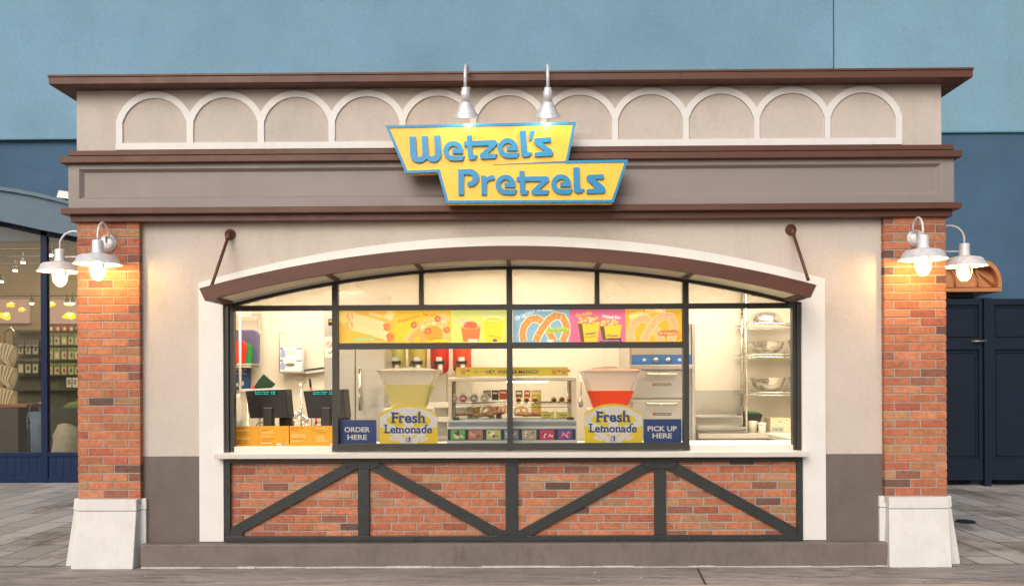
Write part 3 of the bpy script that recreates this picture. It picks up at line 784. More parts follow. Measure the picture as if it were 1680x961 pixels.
def barn_lamp(tip, dirv, wallp, lab):
    """tip = centre of the rim; dirv = unit vector from wall outward; wallp = point on wall"""
    root = thing('barn_lamp', lab, 'lamp', tip, 'white barn lamps on the brick pillars')
    T = Vector(tip); Wp = Vector(wallp); dv = Vector(dirv)
    neck = T+Vector((0, 0, 0.185))
    pts = [neck, neck+Vector((0, 0, 0.04))]
    proj = (T-Wp).dot(dv)
    span = proj-0.055
    for i in range(1, 13):
        a = PI*i/12*0.93
        pts.append(neck+Vector((0, 0, 0.04))-dv*(span/2-span/2*math.cos(a))+Vector((0, 0, (0.115)*math.sin(a))))
    end = Wp+dv*0.03
    pts.append(Vector((end.x, end.y, end.z+0.055))+dv*0.012); pts.append(end)
    arm = MB().tube(pts, 0.0085, 10)
    strut = neck+Vector((0, 0, -0.06))
    arm.tube([strut, Vector((Wp.x, Wp.y, strut.z))+dv*0.01], 0.006, 8)
    arm.build('lamp_arm', M_LAMP, root)
    pl = MB()
    prof = [(0.0005, 0.030), (0.045, 0.030), (0.052, 0.024), (0.056, 0.012), (0.068, 0.010), (0.070, 0.0)]
    if abs(dv.y) > 0.5: pl.lathe([(r, -h) for r, h in prof], Wp, 24, 'Y')
    else: pl.lathe([(r, h*dv.x) for r, h in prof], Wp, 24, 'X')
    pl.build('backplate', M_LAMP, root)
    MB().lathe([(0.005, 0.192), (0.036, 0.190), (0.041, 0.182), (0.042, 0.10), (0.046, 0.094), (0.046, 0.088), (0.062, 0.084), (0.128, 0.070), (0.142, 0.060), (0.166, 0.014), (0.180, 0.002), (0.182, -0.001), (0.178, 0.0), (0.160, 0.012), (0.136, 0.055), (0.05, 0.076), (0.001, 0.078)], T, 36).build('lamp_shade', M_LAMP, root)
    MB().lathe([(0.040, 0.07), (0.050, 0.02), (0.052, -0.03), (0.048, -0.075), (0.036, -0.105), (0.018, -0.120), (0.001, -0.122)], T, 20).build('glass_jar', M_JAR, root)
    MB().lathe([(0.001, 0.045), (0.016, 0.04), (0.022, 0.0), (0.038, -0.035), (0.040, -0.06), (0.028, -0.088), (0.001, -0.098)], T, 14).build('bulb', M_BULB, root)
    gd = MB()
    for k in range(4):
        a = PI*k/4+0.3
        arc = [T+Vector((0.058*math.cos(a)*math.cos(t), 0.058*math.sin(a)*math.cos(t), -0.03-0.098*math.sin(t))) for t in [PI*i/10 for i in range(11)]]
        gd.tube([T+Vector((0.056*math.cos(a), 0.056*math.sin(a), 0.05))]+arc+[T+Vector((-0.056*math.cos(a), -0.056*math.sin(a), 0.05))], 0.0022, 5)
    gd.build('wire_guard', M_LAMP, root)
    return root
pcL, pcR = (XL+PLi)/2, (PRi+XR)/2
zl = at(160, 434, -0.24).z
barn_lamp((at(160.5, 434, -.24).x, -0.24, zl), (0, -1, 0), (at(177.5, 399, 0).x, 0.0, at(177.5, 399, 0).z), 'white barn lamp on the front of the left brick pillar')
barn_lamp((at(1514.5, 426, -.24).x, -0.24, at(1514.5, 426, -.24).z), (0, -1, 0), (at(1502, 391, 0).x, 0.0, at(1502, 391, 0).z), 'white barn lamp on the front of the right brick pillar')
q = at(98.5, 446, 0.3)
barn_lamp((q.x, 0.3, q.z), (-1, 0, 0), (XL, 0.3, q.z+0.17), 'white barn lamp on the outer side of the left brick pillar')
q = at(1582, 437, 0.3)
barn_lamp((q.x, 0.3, q.z), (1, 0, 0), (XR, 0.3, q.z+0.17), 'white barn lamp on the outer side of the right brick pillar')

# ------------------------------------------------------------------ blue building behind
YB1 = 5.75
bb = thing('blue_building', 'large two-tone blue stucco building rising behind the kiosk', 'building', (0, 7, 0))
zsplit = Z(223, YB1)
lw = MB(); lw.box(at(134, 600, 5.7).x+0.62, 22, YB1, YB1+4, 0, zsplit); lw.build('lower_wall', M_LOW, bb)
lw = MB(); lw.box(-22, at(134, 600, 5.7).x+0.619, YB1+0.05, YB1+0.3, 3.55, zsplit); lw.build('lower_wall', M_LOW, bb)
up_ = MB(); xj = at(1368, 100, YB1-0.02).x
up_.box(-22, xj-0.008, YB1-0.02, YB1+4, zsplit+0.012, 10.5); up_.build('upper_wall', M_UP, bb, bevel=0.004)
MB().box(xj+0.008, 22, YB1-0.02, YB1+4, zsplit+0.012, 10.5).build('upper_wall', M_UP2, bb, bevel=0.004)
MB().box(-22, 22, YB1-0.035, YB1+0.1, zsplit-0.01, zsplit+0.012).build('drip_edge', paint('drip', (0.10, 0.24, 0.32), 0.5), bb)
fl = thing('floodlight', 'small white floodlight on the blue wall beside the parapet', 'floodlight', (at(108, 325, 5.6).x, 5.6, at(108, 325, 5.6).z))
q = at(107, 320, 5.5)
MB().hexa([(q.x-0.09, 5.42, q.z-0.05), (q.x+0.12, 5.42, q.z-0.08), (q.x+0.12, 5.6, q.z-0.08), (q.x-0.09, 5.6, q.z-0.05)], [(q.x-0.07, 5.45, q.z+0.06), (q.x+0.12, 5.45, q.z+0.03), (q.x+0.12, 5.6, q.z+0.03), (q.x-0.07, 5.6, q.z+0.06)]).build('housing', M_WHITE, fl, bevel=0.008)
MB().box(q.x+0.02, q.x+0.05, 5.6, 5.81, q.z-0.02, q.z+0.0).build('mounting_arm', M_STEEL, fl)

# ------------------------------------------------------------------ shop front on the left
YF = 5.70
st_ = thing('glazed_storefront', 'glazed shopfront with dark navy frame at the left edge', 'storefront', (at(40, 790, YF).x, YF, 0))
def sx(p, Y=YF): return at(p, 600, Y).x
def szz(p, Y=YF): return at(60, p, Y).z
xr = sx(134)
def prof(tab, Y): return [(at(a, b2, Y).x, at(a, b2, Y).z) for a, b2 in tab]
topl = [(-700, 284), (-300, 286), (-120, 297), (0, 310), (27, 314), (54, 319), (89, 327), (115, 334), (134, 340)]
botl = [(-700, 336), (-300, 338), (-120, 347), (0, 362), (27, 368), (54, 374), (89, 381), (115, 386), (134, 390)]
MB().prism(prof(topl, YF-0.25)+prof(botl, YF-0.25)[::-1], YF-0.25, YF+0.12).build('fascia_band', paint('fascia_blue', (0.085, 0.145, 0.205), 0.55, var=0.05), st_)
MB().prism(prof([(a, b2-4) for a, b2 in topl], YF-0.3)+prof([(a, b2+2) for a, b2 in topl], YF-0.3)[::-1], YF-0.3, YF+0.12).build('fascia_trim', paint('trim_blue', (0.075, 0.15, 0.21), 0.5), st_)
zsl = szz(742); zbt = 0.03
fm = MB()
fm.prism(prof([(a, b2-1) for a, b2 in botl], YF)+prof([(a, b2+9) for a, b2 in botl], YF)[::-1], YF, YF+0.1)
fm.box(sx(67), sx(77.5), YF, YF+0.08, 0, szz(378))
fm.box(sx(129), sx(140), YF, YF+0.08, 0, szz(378)+0)
fm.box(sx(-260), sx(-250), YF, YF+0.08, 0, szz(370))
fm.box(sx(-700), sx(67), YF+0.005, YF+0.075, zsl-0.06, zsl); fm.box(sx(77.5), sx(129), YF+0.005, YF+0.075, zsl-0.06, zsl)
fm.box(sx(-700), sx(67), YF+0.005, YF+0.075, 0, 0.08); fm.box(sx(77.5), sx(129), YF+0.005, YF+0.075, 0, 0.08)
fm.build('shopfront_frame', M_NAVY, st_, bevel=0.004)
MB().box(xr+0.06, xr+0.6, YF+0.01, YF+0.14, 0, 3.6).build('side_pier', M_LOW, st_)
kp = MB()
for a, b2 in ((-700, 67), (77.5, 129)):
    x = sx(a)
    while x < sx(b2)-0.01:
        x2 = min(x+0.11, sx(b2)); kp.box(x+0.003, x2-0.001, YF+0.02, YF+0.05, 0.08, zsl-0.06); x = x2
    kp.box(sx(a), sx(b2), YF+0.028, YF+0.052, 0.08, zsl-0.06)
kp.build('kick_panel', paint('kick_blue', (0.003, 0.018, 0.068), 0.45, spec=0.25), st_)
MB().box(sx(-700), sx(67), YF+0.03, YF+0.036, zsl, szz(372)+0.1).build('shop_glass', M_GLASS, st_)
MB().box(sx(77.5), sx(129), YF+0.03, YF+0.036, zsl, szz(385)+0.1).build('shop_glass', M_GLASS, st_)
M_SW = paint('shop_wall', (0.30, 0.24, 0.16), 0.7, var=0.15, vs=1.5)
SB = 9.2
MB().box(sx(-700), xr+0.6, SB, SB+0.1, 0, 4.2).box(xr+0.55, xr+0.6, YF+0.15, SB, 0, 4.2).box(sx(-700)-0.05, sx(-700), YF+0.15, SB, 0, 4.2).build('shop_back_wall', M_SW, st_)
MB().box(sx(-700), xr+0.6, YF+0.15, SB, 4.2, 4.25).build('shop_ceiling', paint('shop_ceil', (0.42, 0.36, 0.28), 0.8, var=0.45, vs=1.5, stretch=(0.25, 2, 1)), st_)
MB().box(sx(-700), xr+0.6, YF+0.1, SB, 0.012, 0.03).build('shop_floor', paint('shop_floor', (0.10, 0.08, 0.06), 0.4), st_)
# ceiling beams, rails
bmx = MB()
for yy in (6.4, 7.2, 8.0): bmx.box(sx(-700), xr+0.5, yy, yy+0.10, 4.0, 4.19)
bmx.build('ceiling_beam', paint('beam', (0.5, 0.44, 0.34), 0.6), st_)
# hanging spot lamps
for i, (px, py, Y) in enumerate(((2, 461, 7.0), (25, 443, 7.3), (83, 418, 7.0), (38, 430, 7.6), (52, 497, 8.3), (110, 497, 8.3), (119, 497, 8.3))):
    q = at(px, py, Y)
    t = thing('spot_lamp', ['lit spot lamp at the far left edge of the shop window', 'lit spot lamp under the ceiling left of the shop window post', 'lit spot lamp just right of the shop window post', 'small dark spot lamp above the others in the shop', 'tiny lit spot lamp above the pink screen, left pane', 'tiny lit spot lamp above the screen, left of a pair', 'tiny lit spot lamp above the screen, right of a pair'][i], 'lamp', (q.x, Y, q.z), 'spot lamps inside the shop on the left')
    MB().lathe([(0.001, -0.03), (0.03, -0.02), (0.033, 0.01), (0.02, 0.03)], q, 12).build('bulb', emis('spot', (1.0, 0.78, 0.45), 30 if i != 3 else 2), t)
    MB().tube([(q.x, Y, q.z+0.03), (q.x, Y, q.z+0.16)], 0.012, 6).lathe([(0.036, 0.0), (0.03, 0.07), (0.001, 0.08)], q, 12).build('lamp_body', M_BLACK, t)
for i, (x_, y_) in enumerate(((sx(-60), 7.4), (sx(60), 7.6), (sx(-220), 7.4))):
    tag(MB().box(x_-0.5, x_+0.5, y_-0.4, y_+0.4, 3.93, 3.96).build('ceiling_light', emis('shop_panel', (1.0, 0.80, 0.50), 10.0)), ['added hidden light panel above the hanging pouches in the shop', 'added hidden light panel in the shop nearest the kiosk', 'added hidden light panel farthest left in the shop'][i], 'ceiling light', 'added hidden light panels inside the shop')  # glowing panels added out of view above the header to light the shop
for yy, pyy in ((7.0, 412), (7.3, 436), (7.6, 424), (8.3, 490)):
    zz_ = at(60, pyy, yy).z+ (0.03 if yy < 8 else 0.05)
    tag(MB().tube([(sx(-500, yy), yy, zz_), (xr+0.45, yy, zz_)], 0.010, 6).build('track_rail', M_BLACK), {7.0: 'thin dark track rail nearest the shop glass', 7.3: 'thin dark track rail holding the lit spot lamp left of the post', 7.6: 'thin dark track rail behind the others in the shop', 8.3: 'lowest thin dark track rail just above the lit panels'}[yy], 'rail')
# lit pictures
def poster(name, lab, box_, Y, fn, cat='picture', mat=None, group=None):
    mb = MB(); x0, y0, x1, y1 = box_
    fn(mb, Y); return tag(mb.build(name, mat or M_LIT), lab, cat, group)
def blob(mb, cx, cy, rx, ry, Y, col, n=14, rot=0, jit=0.0):
    pts = []
    for i in range(n):
        a = 2*PI*i/n; k = 1+random.uniform(-jit, jit)
        u, v = rx*math.cos(a)*k, ry*math.sin(a)*k
        pts.append((cx+u*math.cos(rot)-v*math.sin(rot), cy+u*math.sin(rot)+v*math.cos(rot)))
    mb.ppx(pts, Y, 0.0005, col)
def rectp(mb, x0, y0, x1, y1, Y, col, th=0.0006): mb.ppx([(x0, y0), (x1, y0), (x1, y1), (x0, y1)], Y, th, col)
def screen1(mb, Y):
    rectp(mb, -40, 491, 48, 530, Y, c(150, 120, 110), 0.05)
    for (a, b2, r) in ((17, 500, 6), (8, 518, 9), (36, 508, 5), (-20, 508, 8)):
        blob(mb, a, b2, r*1.3, r*0.7, Y-0.002, c(226, 212, 60), jit=0.3); blob(mb, a+1, b2-2, r*0.5, r*0.35, Y-0.004, c(250, 240, 190), jit=0.3)
def screen2(mb, Y):
    rectp(mb, 78, 492, 128, 531, Y, c(150, 122, 112), 0.05)
    for (a, b2, r) in ((84, 499, 6), (113, 498, 6), (114, 518, 9)):
        blob(mb, a, b2, r*1.2, r*0.7, Y-0.002, c(222, 214, 50), jit=0.3); blob(mb, a+1, b2-2, r*0.5, r*0.4, Y-0.004, c(250, 240, 190), jit=0.3)
poster('wall_screen', 'lit pink and yellow picture panel in the left shop pane', (0, 0, 1, 1), SB-0.06, screen1, 'picture panel', group='picture panels in the shop')
poster('wall_screen', 'lit pink and yellow picture panel beside the brick pillar', (0, 0, 1, 1), SB-0.06, screen2, 'picture panel', group='picture panels in the shop')
# merchandise rails with hanging packs
def pack(px, py, w, h, Y, col, lab, grp):
    mb = MB(); rectp(mb, px-w/2, py-h/2, px+w/2, py+h/2, Y, tuple(x*0.8 for x in col), 0.03)
    rectp(mb, px-w*0.36, py-h*0.15, px+w*0.36, py+h*0.42, Y-0.002, c(190, 178, 140), 0.002)
    blob(mb, px+random.uniform(-1, 1), py+h*0.12, w*0.2, h*0.18, Y-0.004, random.choice([c(90, 70, 60), c(170, 60, 50), c(70, 90, 60), c(220, 200, 120)]), jit=0.3)
    rectp(mb, px-w*0.08, py-h*0.47, px+w*0.08, py-h*0.40, Y-0.002, c(60, 60, 50), 0.002)
    tag(mb.build('hanging_pack', M_PRINT), lab, 'pack', grp)
rows = [(556, 'top'), (580, 'second'), (605, 'third')]
for ri, (py, rn) in enumerate(rows):
    for ci, px in enumerate((82, 93.5, 105, 116.5, 127)):
        pack(px, py, 10.5, 20, 8.0, c(128, 140, 62) if (ci+ri) % 3 else c(108, 120, 52), f'green carded pack, {["first","second","third","fourth","fifth"][ci]} from the window post in the {rn} row', 'green carded packs hanging in the shop')
for ri, (py, rn) in enumerate(((570, 'upper'), (601, 'lower'))):
    for ci, px in enumerate((34, 46, 58)):
        pack(px, py, 11, 24, 8.1, c(96, 108, 70) if ri else c(90, 88, 80), f'{["first","second","third"][ci]} carded pack right of the pouches, {rn} row', 'dull carded packs behind the pouches')
for (a, b2) in ((113, 627), (123, 627)):
    mb = MB(); rectp(mb, a-4, b2-8, a+4, b2+8, 7.9, c(220, 215, 190), 0.02); rectp(mb, a-2, b2-5, a+2, b2+3, 7.898, c(150, 140, 100), 0.001)
    tag(mb.build('picture_card', M_PRINT), 'small framed card in the shop, '+('nearer the window post' if a < 120 else 'touching the brick pillar'), 'card', 'framed cards in the shop')
rb_ = thing('display_rack', 'dark slatted display rack holding carded packs in the shop', 'rack', (sx(80, 8.2), 8.2, 0))
mb = MB()
for py in (543, 567.5, 592, 616, 640): 
    q0 = at(20, py, 8.05); q1 = at(134, py, 8.05); mb.box(q0.x, q1.x, 8.04, 8.2, q0.z-0.012, q0.z)
mb.build('shelf', M_STEEL, rb_)
MB().box(at(20, 600, 8.2).x, at(134, 600, 8.2).x, 8.21, 8.25, 0.03, at(60, 540, 8.2).z).build('back_panel', paint('rack_back', (0.09, 0.085, 0.045), 0.7, var=0.3, vs=9), rb_)
# red topped packs row
for ci, px in enumerate((84, 95, 106, 117)):
    mb = MB(); rectp(mb, px-4, 534, px+4, 543, 7.95, c(150, 60, 50), 0.03); blob(mb, px, 539, 2.5, 3, 7.948, c(225, 190, 150))
    tag(mb.build('small_box', M_PRINT), f'small red box on top of the rack, {["first","second","third","fourth"][ci]} from the window post', 'box', 'small red boxes on the rack')
# hanging pouch clusters
stand = thing('pouch_stand', 'chrome stand carrying fans of pouches in the left shop pane', 'display stand', (sx(12, 7.0), 7.0, 0))
qa = at(4, 545, 7.0); qb = at(4, 742, 7.0)
MB().tube([(qa.x, 7.05, 0.03), (qa.x, 7.05, qa.z), (qa.x+0.12, 7.05, qa.z+0.08), (qa.x+0.2, 7.03, qa.z-0.02)], 0.015, 8).build('pole', M_CHROME, stand)
MB().lathe([(0.001, 0.06), (0.22, 0.05), (0.25, 0.03)], (qa.x, 7.05, 0), 20).build('foot', M_CHROME, stand)
for k, py in enumerate((578, 614, 652)):
    cl = MB()
    for j in range(9):
        ang = -0.15+0.05*j+random.uniform(-0.08, 0.08); cx_ = 3+j*2.3; Yj = 6.95-0.012*j
        w_, h_ = 7.5, 17
        pts = [(-w_*0.5, -h_), (w_*0.35, -h_), (w_, -h_*0.2), (w_*0.8, h_*0.9), (0, h_), (-w_, h_*0.3)]
        pts = [(cx_+a*math.cos(ang)-b2*math.sin(ang), py+j*0.8+a*math.sin(ang)+b2*math.cos(ang)) for a, b2 in pts]
        sh = 1.15 if j % 2 else 0.45; cl.ppx(pts, Yj, 0.006, tuple(v*sh for v in c(206, 192, 150)))  # shading in the fan painted in as alternating light and dark pouches
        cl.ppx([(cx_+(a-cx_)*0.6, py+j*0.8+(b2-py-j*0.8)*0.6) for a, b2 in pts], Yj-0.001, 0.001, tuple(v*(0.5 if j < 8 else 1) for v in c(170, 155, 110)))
    tag(cl.build('pouch_bundle', M_PRINT), f'{["top","middle","bottom"][k]} fan of pale pouches hanging in the left shop pane', 'pouches', 'fans of pale pouches')
q0, q1 = at(-20, 700, 6.4), at(30, 700, 6.4)
ct = thing('shop_counter', 'dark low counter behind the left shop pane', 'counter', ((q0.x+q1.x)/2, 6.7, 0.03))
MB().box(q0.x-0.6, q1.x, 6.4, 7.0-0.02, 0.03, at(0, 668, 6.4).z).build('counter_body', paint('dark_counter', (0.05, 0.045, 0.035), 0.5), ct, bevel=0.01)
MB().box(q0.x-0.62, q1.x+0.14, 6.38, 7.0-0.02, at(0, 668, 6.4).z+0.001, at(0, 664, 6.4).z+0.005).build('counter_top', paint('red_wood', (0.30, 0.10, 0.05), 0.4), ct, bevel=0.004)
# transparent bin and cloth bag
q = at(54, 740, 6.3)
bn = thing('wire_bin', 'round chrome and blue bin behind the left shop pane', 'bin', (q.x, 6.5, 0.03))
zt3 = at(54, 662, 6.5).z
MB().lathe([(0.001, 0.0), (0.12, 0.0), (0.15, zt3-0.15)], (q.x, 6.5, 0.03), 20).build('bin_body', paint('bin_blue', (0.18, 0.26, 0.34), 0.25), bn)
w5 = MB().tube([(q.x-0.15, 6.45, 0.05), (q.x-0.17, 6.45, zt3-0.2), (q.x-0.10, 6.45, zt3), (q.x+0.1, 6.45, zt3+0.02), (q.x+0.17, 6.45, zt3-0.1), (q.x+0.17, 6.45, 0.05)], 0.012, 8)
w5.tube([(q.x-0.17, 6.40, zt3-0.3), (q.x+0.17, 6.40, zt3-0.25)], 0.01, 8).build('wire_frame', M_CHROME, bn)
q = at(104, 735, 6.3)
bg = MB()
n = 24; ringz = [(0.03, 0.24, 0.16), (0.25, 0.26, 0.18), (0.5, 0.22, 0.16), (0.66, 0.25, 0.13), (0.74, 0.22, 0.06)]
vs = []; fs = []
for i, (z_, a, b2) in enumerate(ringz):
    for k in range(n):
        th = 2*PI*k/n; f_ = 1+0.09*math.sin(5*th+i)+random.uniform(-0.02, 0.02)
        vs.append((q.x+a*f_*math.cos(th)+0.03*i, 6.35+b2*f_*math.sin(th), z_+(0.10*math.cos(th-2.4) if i == 4 else 0)))
for i in range(len(ringz)-1):
    for k in range(n): fs.append((i*n+k, i*n+(k+1) % n, (i+1)*n+(k+1) % n, (i+1)*n+k))
fs.append(tuple(range((len(ringz)-1)*n, len(ringz)*n)))
bg.smooth = True; bg.add(vs, fs)
bagt = thing('cloth_bag', 'large pale cloth sack behind the right shop pane', 'bag', (q.x, 6.35, 0.03))
bg.build('bag_body', paint('canvas', (0.42, 0.38, 0.27), 0.9, var=0.15, vs=8), bagt)
MB().lathe([(0.001, 0.10), (0.16, 0.07), (0.25, 0.0), (0.2, -0.02)], (q.x+0.2, 6.4, at(110, 668, 6.3).z), 16, sy=0.7).build('green_flap', paint('green_cloth', (0.16, 0.24, 0.05), 0.8), bagt)

# ------------------------------------------------------------------ gate on the right
YG = 4.96
gt = thing('panelled_gate', 'tall dark navy panelled gate right of the kiosk', 'gate', (at(1618, 795, YG).x, YG, 0))
def gx(p): return at(p, 600, YG).x
def gz(p): return at(1618, p, YG).z
GT = gz(490); GB = gz(787)
for (xa_, xb_, sk) in ((1505, 1612, 1), (1626, 1760, -1), ):
    lf = MB(); a, b2 = gx(xa_), gx(xb_)
    stl = gx(1612)-gx(1606)
    lf.box(a, b2, YG+0.03, YG+0.05, GB, GT-0.002)
    for (u, v) in ((490, 500), (555, 573), (752, 787)): lf.box(a+stl, b2-stl, YG, YG+0.029, gz(v), gz(u))
    lf.box(a, a+stl-0.001, YG-0.002, YG+0.029, GB, GT); lf.box(b2-stl+0.001, b2, YG-0.002, YG+0.029, GB, GT)
    # raised inner moulding of each panel
    for (u, v) in ((503, 552), (577, 748)):
        for (m0, m1, n0, n1) in ((a+stl+0.04, b2-stl-0.04, gz(u)-0.012, gz(u)), (a+stl+0.04, b2-stl-0.04, gz(v), gz(v)+0.012), (a+stl+0.03, a+stl+0.0395, gz(v), gz(u)), (b2-stl-0.0395, b2-stl-0.03, gz(v), gz(u))):
            lf.box(m0, m1, YG+0.015, YG+0.029, n0, n1)
    lf.build('gate_leaf', M_GATE, gt, bevel=0.003)
po = MB().box(gx(1613.5), gx(1624.5), YG-0.03, YG+0.08, 0.008, GT+0.01)
po.build('gate_post', M_GATE, gt, bevel=0.004)
MB().box(gx(1760.5), gx(1772), YG-0.03, YG+0.08, 0.008, GT+0.01).build('gate_post', M_GATE, gt, bevel=0.004)
bl = MB()
for py in (505, 512, 735, 742, 749, 756, 763, 770):
    for px in (1616, 1622): q = at(px, py, YG-0.03); bl.lathe([(0.008, 0), (0.006, -0.006), (0.001, -0.008)], (q.x, YG-0.03, q.z), 8, 'Y')
bl.build('hinge_bolt', M_GATE, gt)['kind'] = 'stuff'
q0, q1 = at(1594, 560, YG-0.03), at(1617, 559, YG-0.03)
MB().tube([(q0.x, YG-0.025, q0.z), (q1.x, YG-0.045, q1.z)], 0.014, 8).tube([(q0.x+0.02, YG-0.02, q0.z), (q0.x+0.02, YG+0.01, q0.z)], 0.02, 8).build('latch', paint('latch_metal', (0.3, 0.3, 0.3), 0.4, metal=0.8), gt)
# things seen under the gate: two dark coiled mats
for px, lab in ((1565, 'dark coiled hose under the gate beside the pillar base'), (1665, 'dark coiled hose under the gate at the right edge')):
    q = at(px, 798, 5.15); mb = MB()
    for k in range(4): 
        r = 0.30-0.03*k
        mb.tube([(q.x+r*math.cos(a), 5.35+0.6*r*math.sin(a), 0.03+0.028*k) for a in [2*PI*i/20 for i in range(21)]], 0.02, 6)
    tag(mb.build('coiled_hose', M_BLACK), lab, 'hose', 'coiled hoses under the gate')

# copper coloured hood above the gate
YH = 5.05
hd = thing('copper_hood', 'copper coloured ribbed canopy hood behind the right lamp', 'canopy', (at(1590, 478, YH).x, YH+0.4, at(1590, 478, YH).z))
M_COP = paint('copper_paint', (0.50, 0.215, 0.095), 0.42, var=0.12, vs=6)
hx1 = at(1642, 470, YH).x; hz0 = at(1590, 479, YH).z; hz1 = at(1590, 472.5, YH).z; hx0 = at(1490, 470, YH).x
hs = MB()
# shell: arched profile seen from the front, closed behind, curving back to the wall
pf = [(1643, 472), (1643, 458), (1640, 447), (1634, 437), (1626, 430), (1614, 426), (1590, 424), (1530, 424), (1490, 424)]
fr_ = [at(a, b2, YH) for a, b2 in pf]
vs = []; fs = []; K = 6
for k in range(K+1):
    t = k/K; yy = YH+0.70*t; drop = 1.0
    for q in fr_: vs.append((q.x-0.0*t, yy, hz1+(q.z-hz1)*(0.72+0.28*math.sin(t*PI/2+0.0)) if True else q.z))
nq = len(fr_)
for k in range(K):
    for i in range(nq-1): fs.append((k*nq+i, k*nq+i+1, (k+1)*nq+i+1, (k+1)*nq+i))
hs.add(vs, fs)
hs.build('hood_shell', M_COP, hd)
# sunk front panel, rim and ribs
fp = MB()
inner_ = [(1637, 471), (1637, 459), (1634, 449), (1628, 440), (1620, 434), (1610, 431), (1590, 430), (1530, 430), (1490, 430), (1490, 471)]
fp.ppx(inner_, YH+0.10, 0.02)
fp.build('hood_panel', M_COP, hd)
rim = MB(); rim.prism([(q.x, q.z) for q in [at(a, b2, YH) for a, b2 in pf]]+[(q.x, q.z) for q in [at(a, b2, YH) for a, b2 in inner_[:9]]][::-1], YH-0.01, YH+0.12)
rim.build('hood_rim', M_COP, hd, bevel=0.008)
rb2 = MB(); 
for (a, b2, a2, b3) in ((1559, 440, 1567, 471), (1600, 445, 1604, 471)):
    p0, p1 = at(a, b2, YH+0.08), at(a2, b3, YH+0.08); mid = at((a+a2)/2+4, (b2+b3)/2-4, YH+0.05)
    rb2.tube([p0, mid, p1], 0.012, 8)
p0, p1 = at(1592, 436, YH+0.08), at(1632, 468, YH+0.06); rb2.tube([p0, p1], 0.012, 8)
rb2.build('hood_rib', M_COP, hd)
MB().box(hx0, hx1, YH-0.03, YB1, hz0, hz1).build('hood_edge', M_COP, hd, bevel=0.008)
q0, q1 = at(1592, 487, YH+0.2), at(1560, 495, YH+0.2)
MB().box(hx0, q0.x, YH+0.15, YB1, q0.z, hz0-0.001).box(hx0, q1.x, YH+0.2, YB1, q1.z, q0.z-0.001).build('hood_support', paint('hood_wood', (0.06, 0.04, 0.03), 0.6), hd)

# ------------------------------------------------------------------ interior things
def bpx(mb, x0, y0, x1, y1, Yf, Yb, col=None, ch=0):
    """box whose front face (at depth Yf) covers the pixel rectangle"""
    a, b2 = at((x0+x1)/2, y1, Yf), at((x0+x1)/2, y0, Yf)
    u, v = at(x0, (y0+y1)/2, Yf), at(x1, (y0+y1)/2, Yf)
    (mb.cbox(u.x, v.x, Yf, Yb, a.z, b2.z, ch, col) if ch else mb.box(u.x, v.x, Yf, Yb, a.z, b2.z, col))
    return (u.x, v.x, a.z, b2.z)
# ceiling lights
for i, (x_, y_) in enumerate(((-2.25, 0.55), (0.0, 0.55), (2.25, 0.55), (-2.25, 1.8), (0.0, 1.8), (2.25, 1.8))):
    pl_ = 'front row' if i < 3 else 'back row'
    t = thing('ceiling_light', ['kiosk ceiling light over the two registers', 'kiosk ceiling light over the glass food case', 'kiosk ceiling light over the oven and wire shelf'][i % 3]+', '+pl_, 'ceiling light', (x_, y_, 2.705), 'ceiling light panels inside the kiosk')
    MB().box(x_-0.77, x_+0.77, y_-0.24, y_+0.24, 2.722, ZC-0.001).build('light_frame', M_PLASW, t)
    MB().box(x_-0.74, x_+0.74, y_-0.21, y_+0.21, 2.705, 2.721).build('diffuser', emis('kiosk_panel', (1.0, 0.85, 0.65), 20), t)
# front counter inside the window
CT = 0.925
fc = thing('serving_counter', 'white serving counter running behind the window', 'counter', (0, 0.6, 0.03))
MB().box(IX0+0.05, IX1-0.06, 0.172, 1.0, CT-0.04, CT).build('counter_top', M_PLASW, fc, bevel=0.004)
MB().box(IX0+0.05, IX1-0.06, 0.21, 0.96, 0.03, CT-0.041).build('counter_body', M_PLASW, fc)

# menu boards standing on the counter
def menuboard(x0, x1, lab, seed, glare=False):
    Y = 0.235; t = thing('menu_board', lab, 'menu', (at((x0+x1)/2, 730, Y).x, Y, CT+0.001), 'yellow menu boards standing in the left hatch')
    mb = MB(); q0 = at(x0, 715, Y).x; q1 = at(x1, 715, Y).x; zt = at(430, 698.5, Y).z
    mb.box(q0, q1, Y, Y+0.008, CT+0.001, zt, c(214, 152, 28)); mb.build('board', M_PRINT, t)
    pr = MB(); rnd = random.Random(seed)
    for cx0, n in ((0.03, 8), (0.50, 8)):
        for k in range(n):
            py = 702+k*3.4
            if rnd.random() < 0.12: continue
            wht = rnd.random() < 0.35; wl = rnd.uniform(0.10, 0.24)
            xs = x0+(x1-x0)*cx0
            x = xs
            while x < xs+(x1-x0)*wl:
                l = rnd.uniform(1.2, 3.4); rectp(pr, x, py, x+l, py+0.8, Y-0.0008, c(240, 225, 190) if wht else c(110, 62, 22)); x += l+0.7
            if not wht:
                xe = x0+(x1-x0)*(cx0+0.40); rectp(pr, xe, py, xe+2.6, py+0.8, Y-0.0008, c(110, 62, 22))
    rectp(pr, x1-20, 727, x1-13, 729.5, Y-0.0008, c(235, 215, 215)); rectp(pr, x1-12, 727, x1-6, 729.5, Y-0.0008, c(150, 150, 190))
    pr.build('menu_text', M_PRINT, t)
menuboard(384, 474, 'yellow menu board standing left in the left hatch', 3)
menuboard(475.5, 562, 'yellow menu board standing right in the left hatch, next to the blue sign', 5)

